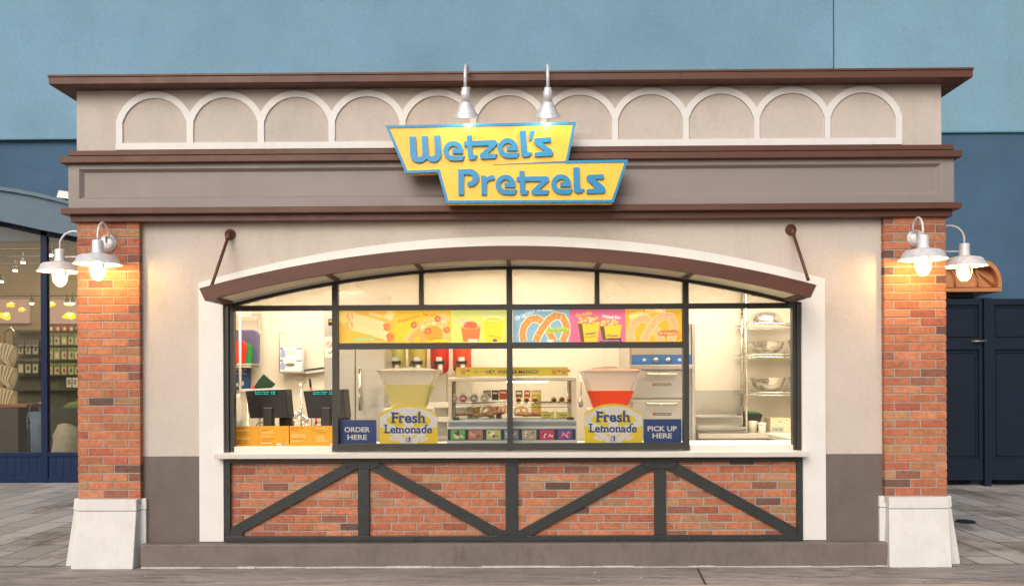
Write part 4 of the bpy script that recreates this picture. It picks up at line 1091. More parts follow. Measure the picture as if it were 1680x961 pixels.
# registers
def register(px, lab):
    Y = 0.50
    q = at(px+34, 698, Y); t = thing('cash_register', lab, 'cash register', (q.x, Y, CT+0.001), 'touchscreen cash registers on the counter')
    def P(u, v, Yq=Y): 
        k = at(px+u, v, Yq); return (k.x, Yq, k.z)
    lo = [P(2, 640), P(67, 637.5), P(72, 641, Y+0.10), P(8, 643, Y+0.10)]
    m_ = MB()
    # tilted monitor body: customer side
    fr0 = [P(0, 641), P(66, 638), P(71, 685), P(8, 686)]
    bk0 = [(x, Y+0.10, z+0.0) for x, y, z in [P(6, 640), P(72, 638), P(76, 684), P(14, 685)]]
    m_.add(fr0+bk0, [(0, 1, 2, 3), (7, 6, 5, 4), (0, 4, 5, 1), (1, 5, 6, 2), (2, 6, 7, 3), (3, 7, 4, 0)])
    m_.build('monitor', M_BLACK, t, bevel=0.006)
    m_ = MB(); m_.ppx([(px+14, 640.5), (px+52, 640.5), (px+52, 647), (px+14, 647)], Y-0.012, 0.014)
    d_ = m_.build('customer_display', paint('dark_lens', (0.006, 0.02, 0.022), 0.15), t)
    tx = MB(); tx.text('Frozen Drinks  4.25', px+33, 642.6, 2.0, Y-0.0135, (0.02, 0.75, 0.62), w=33, bold=0.01); tx.text('Balance Due   4.25', px+33, 645.6, 2.0, Y-0.0135, (0.02, 0.75, 0.62), w=33, bold=0.01)
    mt, nt_, b_, o_ = newmat('teal_digits'); b_.inputs['Emission Color'].default_value = (0.03, 0.85, 0.66, 1); b_.inputs['Emission Strength'].default_value = 1.2; b_.inputs['Base Color'].default_value = (0.0, 0.1, 0.1, 1)
    tx.build('digits', mt, d_)
    st2 = MB(); a = at(px+29, 668, Y-0.02); b2 = at(px+45, 697, Y-0.02)
    st2.cbox(a.x, b2.x, Y-0.02, Y+0.06, CT+0.02, a.z, 0.008)
    st2.cbox(a.x-0.05, b2.x+0.05, Y-0.07, Y+0.16, CT+0.001, CT+0.022, 0.006)
    st2.build('stand', paint('dark_plastic', (0.02, 0.02, 0.022), 0.45), t)
    c0 = P(14, 690); cb = MB().tube([P(30, 692), P(20, 694), (c0[0]-0.02, Y+0.03, CT+0.02), (c0[0]-0.10, Y+0.05, CT+0.008)], 0.004, 6); cb.build('cable', M_BLACK, t)
    e0 = at(px+66, 690, Y+0.16)
    MB().cbox(e0.x-0.06, e0.x+0.05, Y+0.18, Y+0.26, CT+0.001, e0.z+0.05, 0.006).build('card_reader', M_BLACK, t)
register(402, 'black register at the left, teal digits on its customer display')
register(497, 'black register partly hidden by the window post')

# signs in the window
def placard(box_, lines, lab):
    x0, y0, x1, y1 = box_; Y = 0.150
    t = MB(); u = at(x0, 710, Y); v = at(x1, 710, Y); za = at((x0+x1)/2, y1, Y).z; zb = at((x0+x1)/2, y0, Y).z
    t.cbox(u.x, v.x, Y, Y+0.006, CT+0.001, zb, 0.001, c(10, 66, 138)); r = tag(t.build('blue_placard', M_SHEET), lab, 'sign', 'blue placards in the window')
    l = MB(); cy = [704.0, 716.5] if lines[0][0] == 'O' else [702.5, 714.0]
    for s_, yy in zip(lines, cy): l.text(s_, (x0+x1)/2-0.5, yy, 8.2, Y-0.0010, c(240, 240, 240), bold=0.028, w={'ORDER': 42, 'HERE': 32, 'PICK UP': 48}[s_])
    l.build('placard_lettering', M_SHEET, r)
placard((555.5, 688.5, 617.5, 728), ['ORDER', 'HERE'], 'blue placard reading ORDER HERE')
placard((1056, 687, 1118, 727), ['PICK UP', 'HERE'], 'blue placard reading PICK UP HERE')

def lemonade_sign(ox, oy, lab):
    Y = 0.16; k = 12.01
    def S(pts): return [(ox+u/k, oy+v/k) for u, v in pts]
    yel, whi, nav = c(255, 228, 36), c(248, 247, 246), c(18, 62, 128)
    out_ = [(95, 300), (180, 240), (300, 175), (380, 143), (450, 122), (560, 103), (660, 98), (760, 103), (870, 123), (1000, 165), (1130, 235), (1235, 310), (1235, 905), (95, 905)]
    t = MB(); t.ppx(S(out_), Y, 0.003, yel)
    r = tag(t.build('lemonade_sign', M_SHEET), lab, 'sign', 'yellow and white arched lemonade signs')
    p = MB()
    L1, L2, L3 = Y-0.0008, Y-0.0016, Y-0.0024
    p.ppx(S([(105, 350), (200, 285), (330, 212), (480, 165), (660, 145), (840, 162), (980, 200), (1110, 270), (1227, 350), (1227, 538), (1130, 560), (1060, 640), (850, 820), (815, 872), (510, 872), (480, 820), (270, 650), (170, 560), (105, 538)]), L1, 0.0005, whi)
    for mx in (False, True):
        f = (lambda pts: [(1330-a, b2) for a, b2 in pts]) if mx else (lambda pts: pts)
        p.ppx(S(f([(225, 410), (240, 375), (300, 345), (420, 290), (500, 268), (522, 285), (545, 380), (575, 500), (560, 545), (500, 545), (400, 520), (290, 490), (235, 450)])), L2, 0.0005, yel)
        p.ppx(S(f([(470, 670), (560, 700), (590, 705), (590, 770), (560, 745)])), L2, 0.0005, yel)
        p.ppx(S(f([(275, 755), (300, 732), (350, 735), (400, 775), (462, 822), (400, 828), (320, 812), (280, 785)])), L2, 0.0005, whi)
    rect = [(585, 715), (730, 715), (730, 872), (585, 872)]
    p.ppx(S(rect), L2-0.0008, 0.0005, c(228, 230, 236))
    ring = arcpts(650, 790, 34, 0, 330, 14); p.ppx(S(ribbon(ring, 15)), L3-0.001, 0.0004, c(214, 120, 80))
    p.ppx(S([(668, 740), (690, 732), (700, 770), (690, 830), (672, 850)]), L3-0.0018, 0.0004, nav)
    p.build('lemon_artwork', M_SHEET, r)
    tx = MB()
    Yt = L3-0.0005
    ox_, oy_ = ox, oy
    def T(s_, cx, cy, h, w, bold): tx.text(s_, ox+cx/k, oy+cy/k, h/k, Yt, nav, bold=bold, w=w/k)
    T('Fresh', 660, 352, 205, 650, 0.030)
    T('Lemonade', 665, 580, 160, 930, 0.028)
    # slab serifs
    def serif(x0, x1, y, h=26): tx.ppx(S([(x0, y-h/2), (x1, y-h/2), (x1, y+h/2), (x0, y+h/2)]), Yt-0.0007, 0.0005, nav)
    for a, b2, yy in ((318, 420, 450), (316, 372, 258), (452, 474, 272), (478, 545, 450), (850, 905, 250), (850, 918, 450), (950, 1008, 450), (478, 530, 328)): serif(a, b2, yy)
    for a, b2, yy in ((172, 250, 500), (172, 236, 650), (420, 478, 650), (500, 524, 650), (410, 450, 550), (540, 580, 650), (706, 765, 650), (780, 820, 650), (1005, 1055, 503), (1030, 1060, 650)): serif(a, b2, yy, 22)
    tx.build('sign_lettering', M_PRINT, r)
lemonade_sign(615, 655, 'arched Fresh Lemonade sign below the pale yellow drink tank')
lemonade_sign(951, 653.5, 'arched Fresh Lemonade sign below the red drink tank')

# drink tanks
def dispenser(cx, lid_y, rim_y, liq_y, col, lc, lab):
    Y0, Y1 = 0.40, 0.74; Ym = Y0
    t = thing('drink_dispenser', lab, 'drink dispenser', (at(cx, 700, Ym).x, (Y0+Y1)/2, CT+0.001), 'bowl drink dispensers on the counter')
    def hw_(py): return 49.0-(py-rim_y)*(49.0-29.0)/56.0
    def ring(py, inset_=0.0, extra=0.0):
        a = at(cx-hw_(py)-extra, py, Ym); b2 = at(cx+hw_(py)+extra, py, Ym); s_ = (b2.x-a.x)/0.5
        yc = (Y0+Y1)/2; hd_ = 0.17*(b2.x-a.x)/0.5
        x0, x1 = a.x+inset_, b2.x-inset_; y0, y1 = yc-hd_+inset_, yc+hd_-inset_; r_ = 0.03
        pts = []
        for (cx_, cy_, a0) in ((x1-r_, y0+r_, -90), (x1-r_, y1-r_, 0), (x0+r_, y1-r_, 90), (x0+r_, y0+r_, 180)):
            for i in range(5): th = math.radians(a0+22.5*i); pts.append((cx_+r_*math.cos(th), cy_+r_*math.sin(th), a.z))
        return pts
    def loft(rings, cap_b=True, cap_t=True):
        mb = MB(); n = len(rings[0]); vs = [p for r_ in rings for p in r_]
        fs = [(i*n+k, i*n+(k+1) % n, (i+1)*n+(k+1) % n, (i+1)*n+k) for i in range(len(rings)-1) for k in range(n)]
        if cap_b: fs.append(tuple(range(n)))
        if cap_t: fs.append(tuple(range((len(rings)-1)*n, len(rings)*n)))
        mb.add(vs, fs); return mb
    bot_y = rim_y+62
    loft([ring(bot_y), ring(rim_y)], True, False).build('tank', M_TANK, t)
    loft([ring(bot_y-0.5, -0.0012), ring(liq_y, -0.0012)]).build('liquid', liquid(name_of(lab), col), t)
    lid = loft([ring(rim_y+0.5, -0.004, 1.0), ring(rim_y-1.5, -0.006, 1.0), ring(lid_y+6, -0.002, -2), ring(lid_y+3.5, 0.03, -6), ring(lid_y, 0.13, -22)], False, True)
    lid.build('lid', glass(name_of(lab)+'_lid', (0.97, 0.96, 0.93), refl=1.0, haze=0.62, rough=0.1, hazecol=lc), t)
    a = at(cx-38, 700, Ym).x; b2 = at(cx+38, 700, Ym).x
    zb = at(cx, bot_y-2, Ym).z
    MB().cbox(a, b2, 0.36, 0.78, CT+0.001, zb, 0.012).build('dispenser_base', M_PLASW, t)
_n = {}
def name_of(l): return 'liquid_pale' if 'pale' in l else 'liquid_red'
dispenser(668, 601, 609, 631, (0.88, 0.84, 0.46), (0.96, 0.94, 0.88), 'bowl drink dispenser half full of pale yellow lemonade')
dispenser(1004, 601, 610, 641, (1.0, 0.15, 0.06), (1.0, 0.74, 0.64), 'bowl drink dispenser with red lemonade')

# food display case
dc = thing('food_display_case', 'heated glass food case with picture strip on its grey base', 'display case', (at(840, 727, 0.3).x, 0.5, CT+0.001))
Yd = 0.24
mb = MB(); a = at(733, 700, Yd).x; b2 = at(947, 700, Yd).x
zA1, zB1, zC1 = at(840, 689, Yd).z, at(840, 699.5, Yd).z, CT+0.001
mb.prismx([(Yd, zC1), (Yd, zB1), (Yd+0.02, zB1+0.004), (Yd+0.03, zA1), (0.80, zA1), (0.80, zC1)], a, b2)
mb.build('case_base', M_GREYP, dc, bevel=0.006)
gv = MB()
for k in range(3): bpx(gv, 735, 691+k*2.6, 945, 692.2+k*2.6, Yd+0.006+0.002*(2-k), Yd+0.03)
gv.build('groove_strip', paint('pale_grey', (0.36, 0.39, 0.41), 0.35), dc)
ps_ = MB(); bpx(ps_, 734.5, 703.5, 944.5, 721.5, Yd-0.003, Yd+0.001, c(24, 26, 28))
pics = [(739.5, c(96, 168, 92), c(226, 210, 160), c(70, 60, 40)), (768.3, c(176, 120, 104), c(214, 160, 140), c(140, 80, 66)), (798, c(190, 196, 120), c(120, 80, 70), c(236, 232, 200)), (827.5, c(110, 160, 196), c(230, 170, 120), c(230, 235, 240)), (856.5, c(182, 172, 150), c(222, 216, 200), c(140, 130, 110)), (885.7, c(206, 40, 110), c(246, 226, 220), c(170, 40, 50)), (915.2, c(78, 76, 170), c(216, 50, 70), c(244, 150, 160))]
rnd = random.Random(4)
for x_, c0, c1_, c2_ in pics:
    rectp(ps_, x_, 705, x_+23.5, 720.5, Yd-0.0045, c0)
    for j in range(9):
        u, v = x_+rnd.uniform(5, 19), rnd.uniform(709, 717)
        blob(ps_, u, v, rnd.uniform(1.5, 4.2), rnd.uniform(1, 2.6), Yd-0.006-0.0006*j, c1_ if j % 2 else c2_, 9, rnd.uniform(0, 3), 0.3)
ps_.build('picture_strip', M_PRINT, dc)
Yc0, Yc1 = 0.30, 0.76
zt1, zt0 = at(840, 618.5, Yc0).z, at(840, 625, Yc0).z
fr_c = MB(); u0, u1 = at(735.5, 650, Yc0).x, at(946, 650, Yc0).x
fr_c.cbox(u0, u1, Yc0, Yc1, zt0, zt1, 0.004)
wpost = at(747, 650, Yc0).x-at(736, 650, Yc0).x
for (p0, p1) in ((735.5, 741), (937.5, 945.5)):
    q0, q1 = at(p0, 650, Yc0).x, at(p1, 650, Yc0).x
    fr_c.box(q0, q1, Yc0, Yc0+0.03, zA1, zt0-0.001); fr_c.box(q0, q1, Yc1-0.03, Yc1, zA1, zt0-0.001)
fr_c.build('case_frame', paint('warm_steel', (0.78, 0.66, 0.48), 0.35, metal=0.25, var=0.03), dc)
MB().box(u0+0.02, u1-0.02, Yc0+0.035, Yc1-0.035, zA1+0.001, zA1+0.012).build('case_tray', M_CHROME, dc)
MB().box(u0+0.03, u1-0.04, Yc0+0.006, Yc0+0.010, zA1+0.013, zt0-0.002).build('case_glass', M_CASEG, dc)
for q_ in (u0+0.006, u1-0.012): MB().box(q_, q_+0.004, Yc0+0.032, Yc1-0.032, zA1+0.013, zt0-0.002).build('case_glass', M_CASEG, dc)
MB().box((u0+u1)/2-0.05, (u0+u1)/2+0.30, Yc0+0.10, Yc0+0.14, zt0-0.010, zt0-0.002).build('case_tube_lamp', emis('tube', (1.0, 0.74, 0.42), 30), dc)
# wire shelf
sh = MB(); zsf = at(840, 661, Yc0+0.02).z
for yy in (Yc0+0.025, Yc0+0.12, Yc0+0.22): sh.tube([(u0+0.03, yy, zsf), (u1-0.05, yy, zsf)], 0.003, 6)
sh.tube([(u0+0.03, Yc0+0.025, zsf-0.012), (u1-0.05, Yc0+0.025, zsf-0.012)], 0.002, 6)
x_ = u0+0.04
while x_ < u1-0.06: sh.tube([(x_, Yc0+0.024, zsf+0.001), (x_, Yc0+0.24, zsf+0.001)], 0.0015, 4); x_ += 0.018
for x_ in (u0+0.04, u1-0.06): sh.tube([(x_, Yc0+0.24, zA1), (x_, Yc0+0.24, zt0)], 0.004, 6)
sh.build('wire_shelf', M_CHROME, dc)
for k, (px, cc) in enumerate(((744, c(206, 160, 130)), (759.7, c(196, 50, 60)), (777.2, c(150, 130, 96)), (794.8, c(206, 178, 120)))):
    q = at(px, 653, Yc0+0.03); lab = ['tan', 'red', 'olive', 'pale gold'][k]
    t = MB(); t.lathe([(0.037, 0.02), (0.037, 0.0), (0.034, -0.006), (0.030, -0.006)], (q.x, Yc0+0.05, zsf+0.041), 20, 'Y', c(215, 215, 215))
    t.lathe([(0.030, -0.006), (0.0005, -0.006)], (q.x, Yc0+0.05, zsf+0.041), 20, 'Y', cc)
    r_ = tag(t.build('dip_cup', M_COLP), f'round dip cup with {lab} label on the case shelf', 'cup', 'round dip cups on the case shelf')
    t = MB(); 
    for j in range(3): blob(t, px-2+2*j, 653+(-1)**j, 1.6, 1.9, Yc0+0.0432, c(235, 225, 210), 8)
    t.build('cup_print', M_PRINT, r_)
lbs = ['nearest the middle window post', 'second right of the middle window post', 'third right of the middle window post', 'first of the three at the right end', 'middle of the three at the right end', 'last at the right end']
for k, px in enumerate((851, 864, 878, 908.5, 922, 935)):
    q = at(px, 655, Yc0+0.05); t = MB()
    t.lathe([(0.0005, -0.03), (0.014, -0.026), (0.023, -0.008), (0.024, 0.008), (0.018, 0.022), (0.0005, 0.03)], (q.x, Yc0+0.06, zsf+0.026), 14, 'Y', c(206, 150, 76))
    t.lathe([(0.0005, -0.034), (0.009, -0.032), (0.013, -0.027)], (q.x, Yc0+0.06, zsf+0.026), 12, 'Y', c(120, 70, 30))
    tag(t.build('wrapped_roll', M_BREAD), f'round golden roll on the case shelf, {lbs[k]}', 'roll', 'golden rolls on the case shelf')
# pretzels inside the case
def pretzel_pts(cx, cy, s_):
    out = []
    for i in range(41):
        t_ = -0.1+i/40*1.2; a = 2*PI*(t_-0.25)
        out.append((cx+s_*1.0*math.cos(a)*(1.0), cy+s_*0.62*math.sin(a)))
    return out
def pretzel(x, y, z, s_, lab, ang=0.0, upright=False, col=c(200, 132, 66)):
    # closed loop with crossed arms
    P = []
    for i in range(61):
        t_ = i/60; a = math.radians(-60+t_*0) 
        pass
    key = [(0.28, -0.62), (0.05, -0.25), (-0.25, 0.12), (-0.62, 0.40), (-0.95, 0.30), (-1.0, -0.10), (-0.72, -0.50), (-0.28, -0.72), (0.0, -0.78), (0.28, -0.72), (0.72, -0.50), (1.0, -0.10), (0.95, 0.30), (0.62, 0.40), (0.25, 0.12), (-0.05, -0.25), (-0.28, -0.62)]
    key = [(a, -b2) for a, b2 in key]
    pts = []; n = len(key)
    for i in range(n-1):
        p0 = key[max(i-1, 0)]; p1 = key[i]; p2 = key[i+1]; p3 = key[min(i+2, n-1)]
        for k in range(5):
            u = k/5
            pts.append([0.5*((2*p1[d_])+(-p0[d_]+p2[d_])*u+(2*p0[d_]-5*p1[d_]+4*p2[d_]-p3[d_])*u*u+(-p0[d_]+3*p1[d_]-3*p2[d_]+p3[d_])*u**3) for d_ in (0, 1)])
    W_ = []
    m_ = len(pts)
    for i, (a, b2) in enumerate(pts):
        lift = 0.12*s_*(1 if i > m_*0.75 else 0)
        xx, yy = a*s_, b2*s_
        if upright: W_.append((x+xx, y-lift, z+yy*1.0))
        else: W_.append((x+xx*math.cos(ang)-yy*math.sin(ang), y+xx*math.sin(ang)+yy*math.cos(ang), z+lift))
    rr = [s_*(0.12+0.09*math.sin(PI*min(1, i/m_))) for i in range(m_)]
    t = MB().tube(W_, rr, 10, col)
    return tag(t.build('soft_pretzel', M_BREAD), lab, 'pretzel', 'soft pretzels in the glass case')
for k, (px, lab, up__) in enumerate(((793, 'flat soft pretzel on the case floor, left of the post', 0), (872, 'flat soft pretzel on the case floor, right of the post', 0))):
    q = at(px, 688, 0.42); pretzel(q.x, 0.42, zA1+0.035, 0.072, lab, ang=0.3*k)
for k, (px, py) in enumerate(((802, 674), (829, 674), (855, 674))):
    q = at(px, py, 0.60); pretzel(q.x, 0.60, q.z, 0.055, ['soft pretzel hung upright behind the shelf, leftmost', 'soft pretzel hung upright behind the middle window post', 'soft pretzel hung upright right of the middle post'][k], upright=True, col=c(236, 196, 140))
hk = MB(); hk.tube([(u0+0.03, 0.61, at(800, 668, .61).z), (u1-0.03, 0.61, at(800, 668, .61).z)], 0.004, 6); hk.build('hanging_rail', M_CHROME, dc)
for k, (px, yy_, lab) in enumerate(((763, 0.50, 'flat pretzel in the left front corner of the case'), (815, 0.52, 'flat pretzel leaning over its neighbour left of the post'), (857, 0.50, 'flat pretzel just right of the post'), (886, 0.56, 'flat pretzel behind the yellow snack boxes'))):
    q = at(px, 688, yy_); pretzel(q.x, yy_, zA1+0.04+0.01*(k % 2), 0.068, lab, ang=0.8*k, col=c(214, 150, 80))
for k, px in enumerate((771, 782, 806, 818)):
    q = at(px, 675, 0.66); tt = MB(); tt.lathe([(0.001, 0), (0.026, 0), (0.034, 0.085), (0.036, 0.088), (0.001, 0.089)], (q.x, 0.70, zA1+0.013), 16, col=[c(250, 236, 200), c(238, 214, 90), c(240, 226, 190), c(226, 120, 60)][k])
    tag(tt.build('paper_cup', M_COLP), ['cream', 'yellow', 'pale cream', 'orange'][k]+' paper cup standing at the back of the glass case', 'cup', 'paper cups in the glass case')
def snackbox(px, lab):
    Yq = 0.36; t = MB(); q0, q1 = at(px-10.5, 680, Yq).x, at(px+10.5, 680, Yq).x; zt = at(px, 677, Yq).z
    t.box(q0, q1, Yq, Yq+0.05, zA1+0.013, zt, c(236, 222, 60)); 
    t.ppx([(px-10.5, 677.2), (px-10.5, 674.5), (px-6, 676.3), (px, 675.2), (px+6, 676.3), (px+10.5, 674.5), (px+10.5, 677.2)], Yq, 0.002, c(214, 200, 40))
    r_ = tag(t.build('snack_box', M_PRINT), lab, 'box', 'yellow snack boxes in the glass case')
    t = MB(); rectp(t, px-6, 680, px+6, 681.5, Yq-0.001, c(60, 60, 120)); rectp(t, px-5, 683, px+5, 684, Yq-0.001, c(190, 120, 60)); t.build('box_print', M_PRINT, r_)
snackbox(898, 'yellow snack box in the case, left of the other')
snackbox(923.5, 'yellow snack box in the case, at its right end')
for px, lab in ((748, 'small black price tag at the left end of the case'), (936, 'small black price tag at the right end of the case')):
    t = MB(); bpx(t, px-5.5, 684, px+5.5, 688.9, 0.272, 0.28, c(40, 46, 40)); r_ = t.build('price_tag', M_PRINT); tag(r_, lab, 'price tag', 'black price tags on the case')
# condiments and boxes behind the case shelf (seen through the glass)
cols = [c(190, 175, 150), c(70, 52, 44), c(202, 74, 52), c(120, 116, 112), c(210, 84, 46), c(216, 208, 60)]
nm = ['pale', 'dark brown', 'red and white', 'grey', 'orange red', 'yellow']
for k, (x0, x1, y0, y1) in enumerate(((793, 806, 640, 652), (807, 818, 640, 656), (819, 832, 639, 655), (846, 857, 640, 652), (860, 870, 640, 652), (872, 888, 640, 676))):
    t = MB(); zz = bpx(t, x0, y0, x1, y1, 0.66, 0.71, tuple(v*0.8 for v in cols[k])); rectp(t, x0+1.5, y0+3, x1-1.5, y0+6, 0.6585, c(230, 225, 200))
    tag(t.build('packet', M_PRINT), f'{nm[k]} packet at the back of the glass case', 'packet', 'packets at the back of the glass case')
MB().box(u0+0.27, u1-0.10, 0.655, 0.735, at(840, 657.5, .66).z-0.012, at(840, 657.5, .66).z-0.004).build('back_shelf', M_CHROME, dc)
# banner on top of the case
Yn = 0.31
t = MB(); bpx(t, 748, 602, 932.5, 616.8, Yn, Yn+0.10, c(246, 224, 78)); bn_ = tag(t.build('mango_banner', M_SHEET), 'long yellow banner on the glass case asking HEY, WANNA MANGO?', 'banner')
t = MB(); t.text('HEY, WANNA MANGO?', 841, 609.6, 6.2, Yn-0.001, c(40, 34, 50), w=86, bold=0.012)
for px, sgn in ((760, 1), (909, 1), (925, 1)):
    t.ppx([(px-4, 606), (px+4, 606), (px+3, 614), (px-3, 614)], Yn-0.0008, 0.0005, c(226, 160, 70)); blob(t, px, 606, 4.5, 1.6, Yn-0.0016, c(232, 190, 90)); blob(t, px+8, 608, 3.5, 2.2, Yn-0.0008, c(220, 140, 70))
t.ppx(ribbon(arcpts(781, 609.6, 2.2, 0, 330, 10), 0.7), Yn-0.0008, 0.0005, c(100, 80, 60)); rectp(t, 785, 609, 796, 610, Yn-0.0008, c(216, 140, 80))
t.build('banner_print', M_PRINT, bn_)
tag(MB().tube([(at(953, 616, 1.9).x, 1.9, at(953, 612, 1.9).z), (at(953, 616, 1.9).x, 1.9, at(953, 648, 1.9).z)], 0.006, 6).lathe([(0.001, -0.10), (0.022, -0.09), (0.026, -0.03), (0.008, 0.0)], at(953, 652, 1.9), 12, sy=0.4).build('ladle', M_CHROME), 'steel ladle hanging between the glass case and the red drink tank', 'ladle')

# backlit menu pictures
YM = 0.165
def lit_panel(x0, x1, lab, fn):
    t = MB(); bpx(t, x0, 507.5, x1, 561.5, YM, YM+0.05, fn[0])
    r_ = tag(t.build('menu_picture', M_LIT), lab, 'menu panel', 'backlit menu pictures across the window')
    p = MB(); fn[1](p, YM-0.001); p.build('menu_artwork', M_LIT, r_)
def stroke(p, pts, w, Y, col): p.ppx(ribbon(pts, w), Y, 0.0004, col)
def speck(p, pts, rad, Y, cols_, n, rx=1.2):
    for _ in range(n):
        a = random.choice(pts); u, v = a[0]+random.uniform(-rad, rad), a[1]+random.uniform(-rad, rad)
        if 509 < v < 560: blob(p, u, v, random.uniform(0.5, rx), random.uniform(0.4, rx*0.7), Y-random.uniform(0, 0.0006), random.choice(cols_), 6)
def clip_y(pts): return [(a, min(560.5, max(509, b2))) for a, b2 in pts]
def a1(p, Y):
    blob(p, 572, 522, 16, 12, Y+0.0006, c(255, 214, 110)); blob(p, 622, 545, 20, 13, Y+0.0004, c(255, 170, 50)); blob(p, 640, 516, 7, 6, Y+0.0005, c(255, 224, 130))
    for (a, b2, a2, b3, w_) in ((574, 519, 634, 536, 13), (573, 533, 640, 553, 15)):
        stroke(p, [(a, b2), ((a+a2)/2, (b2+b3)/2-1.5), (a2, b3)], w_, Y, c(250, 212, 140)); blob(p, a, b2, w_/2, w_/2, Y-0.0002, c(242, 180, 96)); blob(p, a2, b3, w_/2, w_/2, Y-0.0003, c(226, 130, 60))
        for k in range(8): u = k/8; cx_, cy_ = a+(a2-a)*u, b2+(b3-b2)*u; stroke(p, [(cx_-1, cy_-w_*0.42), (cx_+2.5, cy_+w_*0.40)], 1.3, Y-0.0008-0.00005*k, c(255, 232, 176))
    p.ppx([(579, 553), (616, 552), (618, 559), (580, 560)], Y-0.0016, 0.0004, c(176, 190, 96)); p.text('The Dog That Rules', 598, 556, 2.6, Y-0.0022, c(236, 236, 190), w=32)
    p.text('Wetzel Dogs', 625, 518, 5.5, Y-0.0022, c(255, 226, 190), ang=-0.22, w=40, bold=0.01)
def a2(p, Y):
    blob(p, 668, 540, 18, 14, Y+0.0006, c(252, 204, 24)); blob(p, 712, 545, 22, 14, Y+0.0004, c(255, 158, 34)); speck(p, [(700, 530), (712, 527), (690, 538), (731, 540), (722, 530)], 6, Y-0.0018, [c(255, 236, 170), c(236, 150, 70), c(120, 150, 70), c(252, 214, 120)], 90)
    loop = arcpts(711, 546, 17, -30, 250, 16); loop = [(a, 546-(b2-546)) for a, b2 in loop]
    stroke(p, clip_y([(665, 560), (678, 548), (690, 538), (700, 530), (712, 527), (722, 530), (731, 538), (733, 548), (731, 560)]), 13, Y, c(246, 196, 110))
    stroke(p, clip_y([(672, 560), (680, 550), (686, 545), (692, 550), (694, 560)]), 9, Y-0.0005, c(240, 170, 84))
    stroke(p, clip_y([(718, 521), (728, 519), (736, 526)]), 12, Y-0.0003, c(246, 200, 120))
    for (a, b2) in ((679, 533), (702, 543), (718, 523), (733, 541)): blob(p, a, b2, 5.5, 5.3, Y-0.0010, c(226, 92, 46), 12, 0, 0.08); blob(p, a, b2, 3.2, 3.0, Y-0.0014, c(240, 140, 84), 9, 0, 0.2)
    for (a, b2) in ((694, 535), (712, 530), (727, 528)): blob(p, a, b2, 3, 2.2, Y-0.0012, c(252, 236, 170), 9, 0, 0.3)
    p.ppx([(708, 560), (712, 557), (730, 556.5), (737, 560)], Y-0.0016, 0.0004, c(250, 222, 40))
    for k, ch in enumerate('Pepperoni Twist'):
        if ch != ' ': p.text(ch, 655.5+k*4.0, 526.5-k*1.45+0.045*k*k, 5.0, Y-0.0022, c(206, 84, 44), ang=0.30-0.024*k, bold=0.012)
def cup(p, x0, x1, yt, yb, col, lidc, Y):
    w_ = (x1-x0); p.ppx([(x0, yt), (x1, yt), (x1-w_*0.12, yb), (x0+w_*0.12, yb)], Y, 0.0004, col); blob(p, (x0+x1)/2, yt, w_/2, 3.6, Y-0.0005, lidc); blob(p, (x0+x1)/2, yt+0.4, w_/2.5, 2.5, Y-0.0010, tuple(v*0.85 for v in col))
def a3(p, Y):
    cup(p, 756, 789, 536, 560.5, c(240, 124, 56), c(250, 190, 140), Y); blob(p, 772, 532, 12, 5, Y-0.0012, c(232, 100, 50), 12, 0, 0.1)
    cup(p, 792, 826, 523, 560.5, c(244, 222, 40), c(252, 250, 196), Y-0.002); stroke(p, [(765, 533), (757, 524)], 1.6, Y-0.0018, c(206, 170, 210)); rectp(p, 768, 556, 784, 560.5, Y-0.0022, c(250, 220, 200))
    p.text('Strawberry', 758, 524, 3.6, Y-0.003, c(196, 160, 196), ang=0.25, w=28); p.text('Lemonade', 766, 527, 3.4, Y-0.0036, c(196, 160, 196), ang=0.2, w=20); p.text('Fresh Lemonade', 809, 515, 3.8, Y-0.0036, c(204, 176, 206), ang=-0.06, w=36); p.text('Suck it Up', 812, 551.5, 3, Y-0.0036, c(80, 90, 70), ang=-0.18, w=22)
    blob(p, 812, 558, 4, 2.5, Y-0.003, c(130, 80, 140))
def knot(p, cx, col, ed, Y, sp):
    arms = [[(cx-34, 560), (cx-36, 548), (cx-33, 535), (cx-24, 524), (cx-12, 522), (cx-1, 530), (cx+8, 545), (cx+16, 560)],
            [(cx-14, 560), (cx-10, 550), (cx-3, 538), (cx+7, 525), (cx+18, 517.5), (cx+30, 520), (cx+36, 532), (cx+36, 546), (cx+30, 560)]]
    for j, a_ in enumerate(arms):
        a_ = [(u, v) for u, v in a_]
        stroke(p, clip_y(a_), 13.5 if j else 13, Y-0.0012*j, ed); stroke(p, clip_y(a_), 10.5, Y-0.0012*j-0.0005, col); speck(p, a_, 4.0, Y-0.0012*j-0.001, sp, 60)
def a4(p, Y):
    knot(p, 893, c(222, 150, 72), c(246, 236, 206), Y, [c(240, 190, 120), c(196, 112, 46), c(252, 226, 170)])
    for k, ch in enumerate('Original Pretzel'):
        if ch != ' ': p.text(ch, 848+k*3.9, 521.5-2.15*k+0.078*k*k, 6.4, Y-0.0040, c(250, 248, 240), ang=0.42-0.032*k, bold=0.03)
    p.ppx([(894, 543), (900, 538.5), (928, 537), (933, 540), (931, 544), (900, 546.5)], Y-0.0040, 0.0004, c(190, 204, 70)); p.text("You big softie!", 914, 541.8, 3.3, Y-0.0047, c(60, 120, 110), w=30, ang=0.03)
    blob(p, 903, 559, 6, 2, Y-0.0035, c(250, 246, 220))
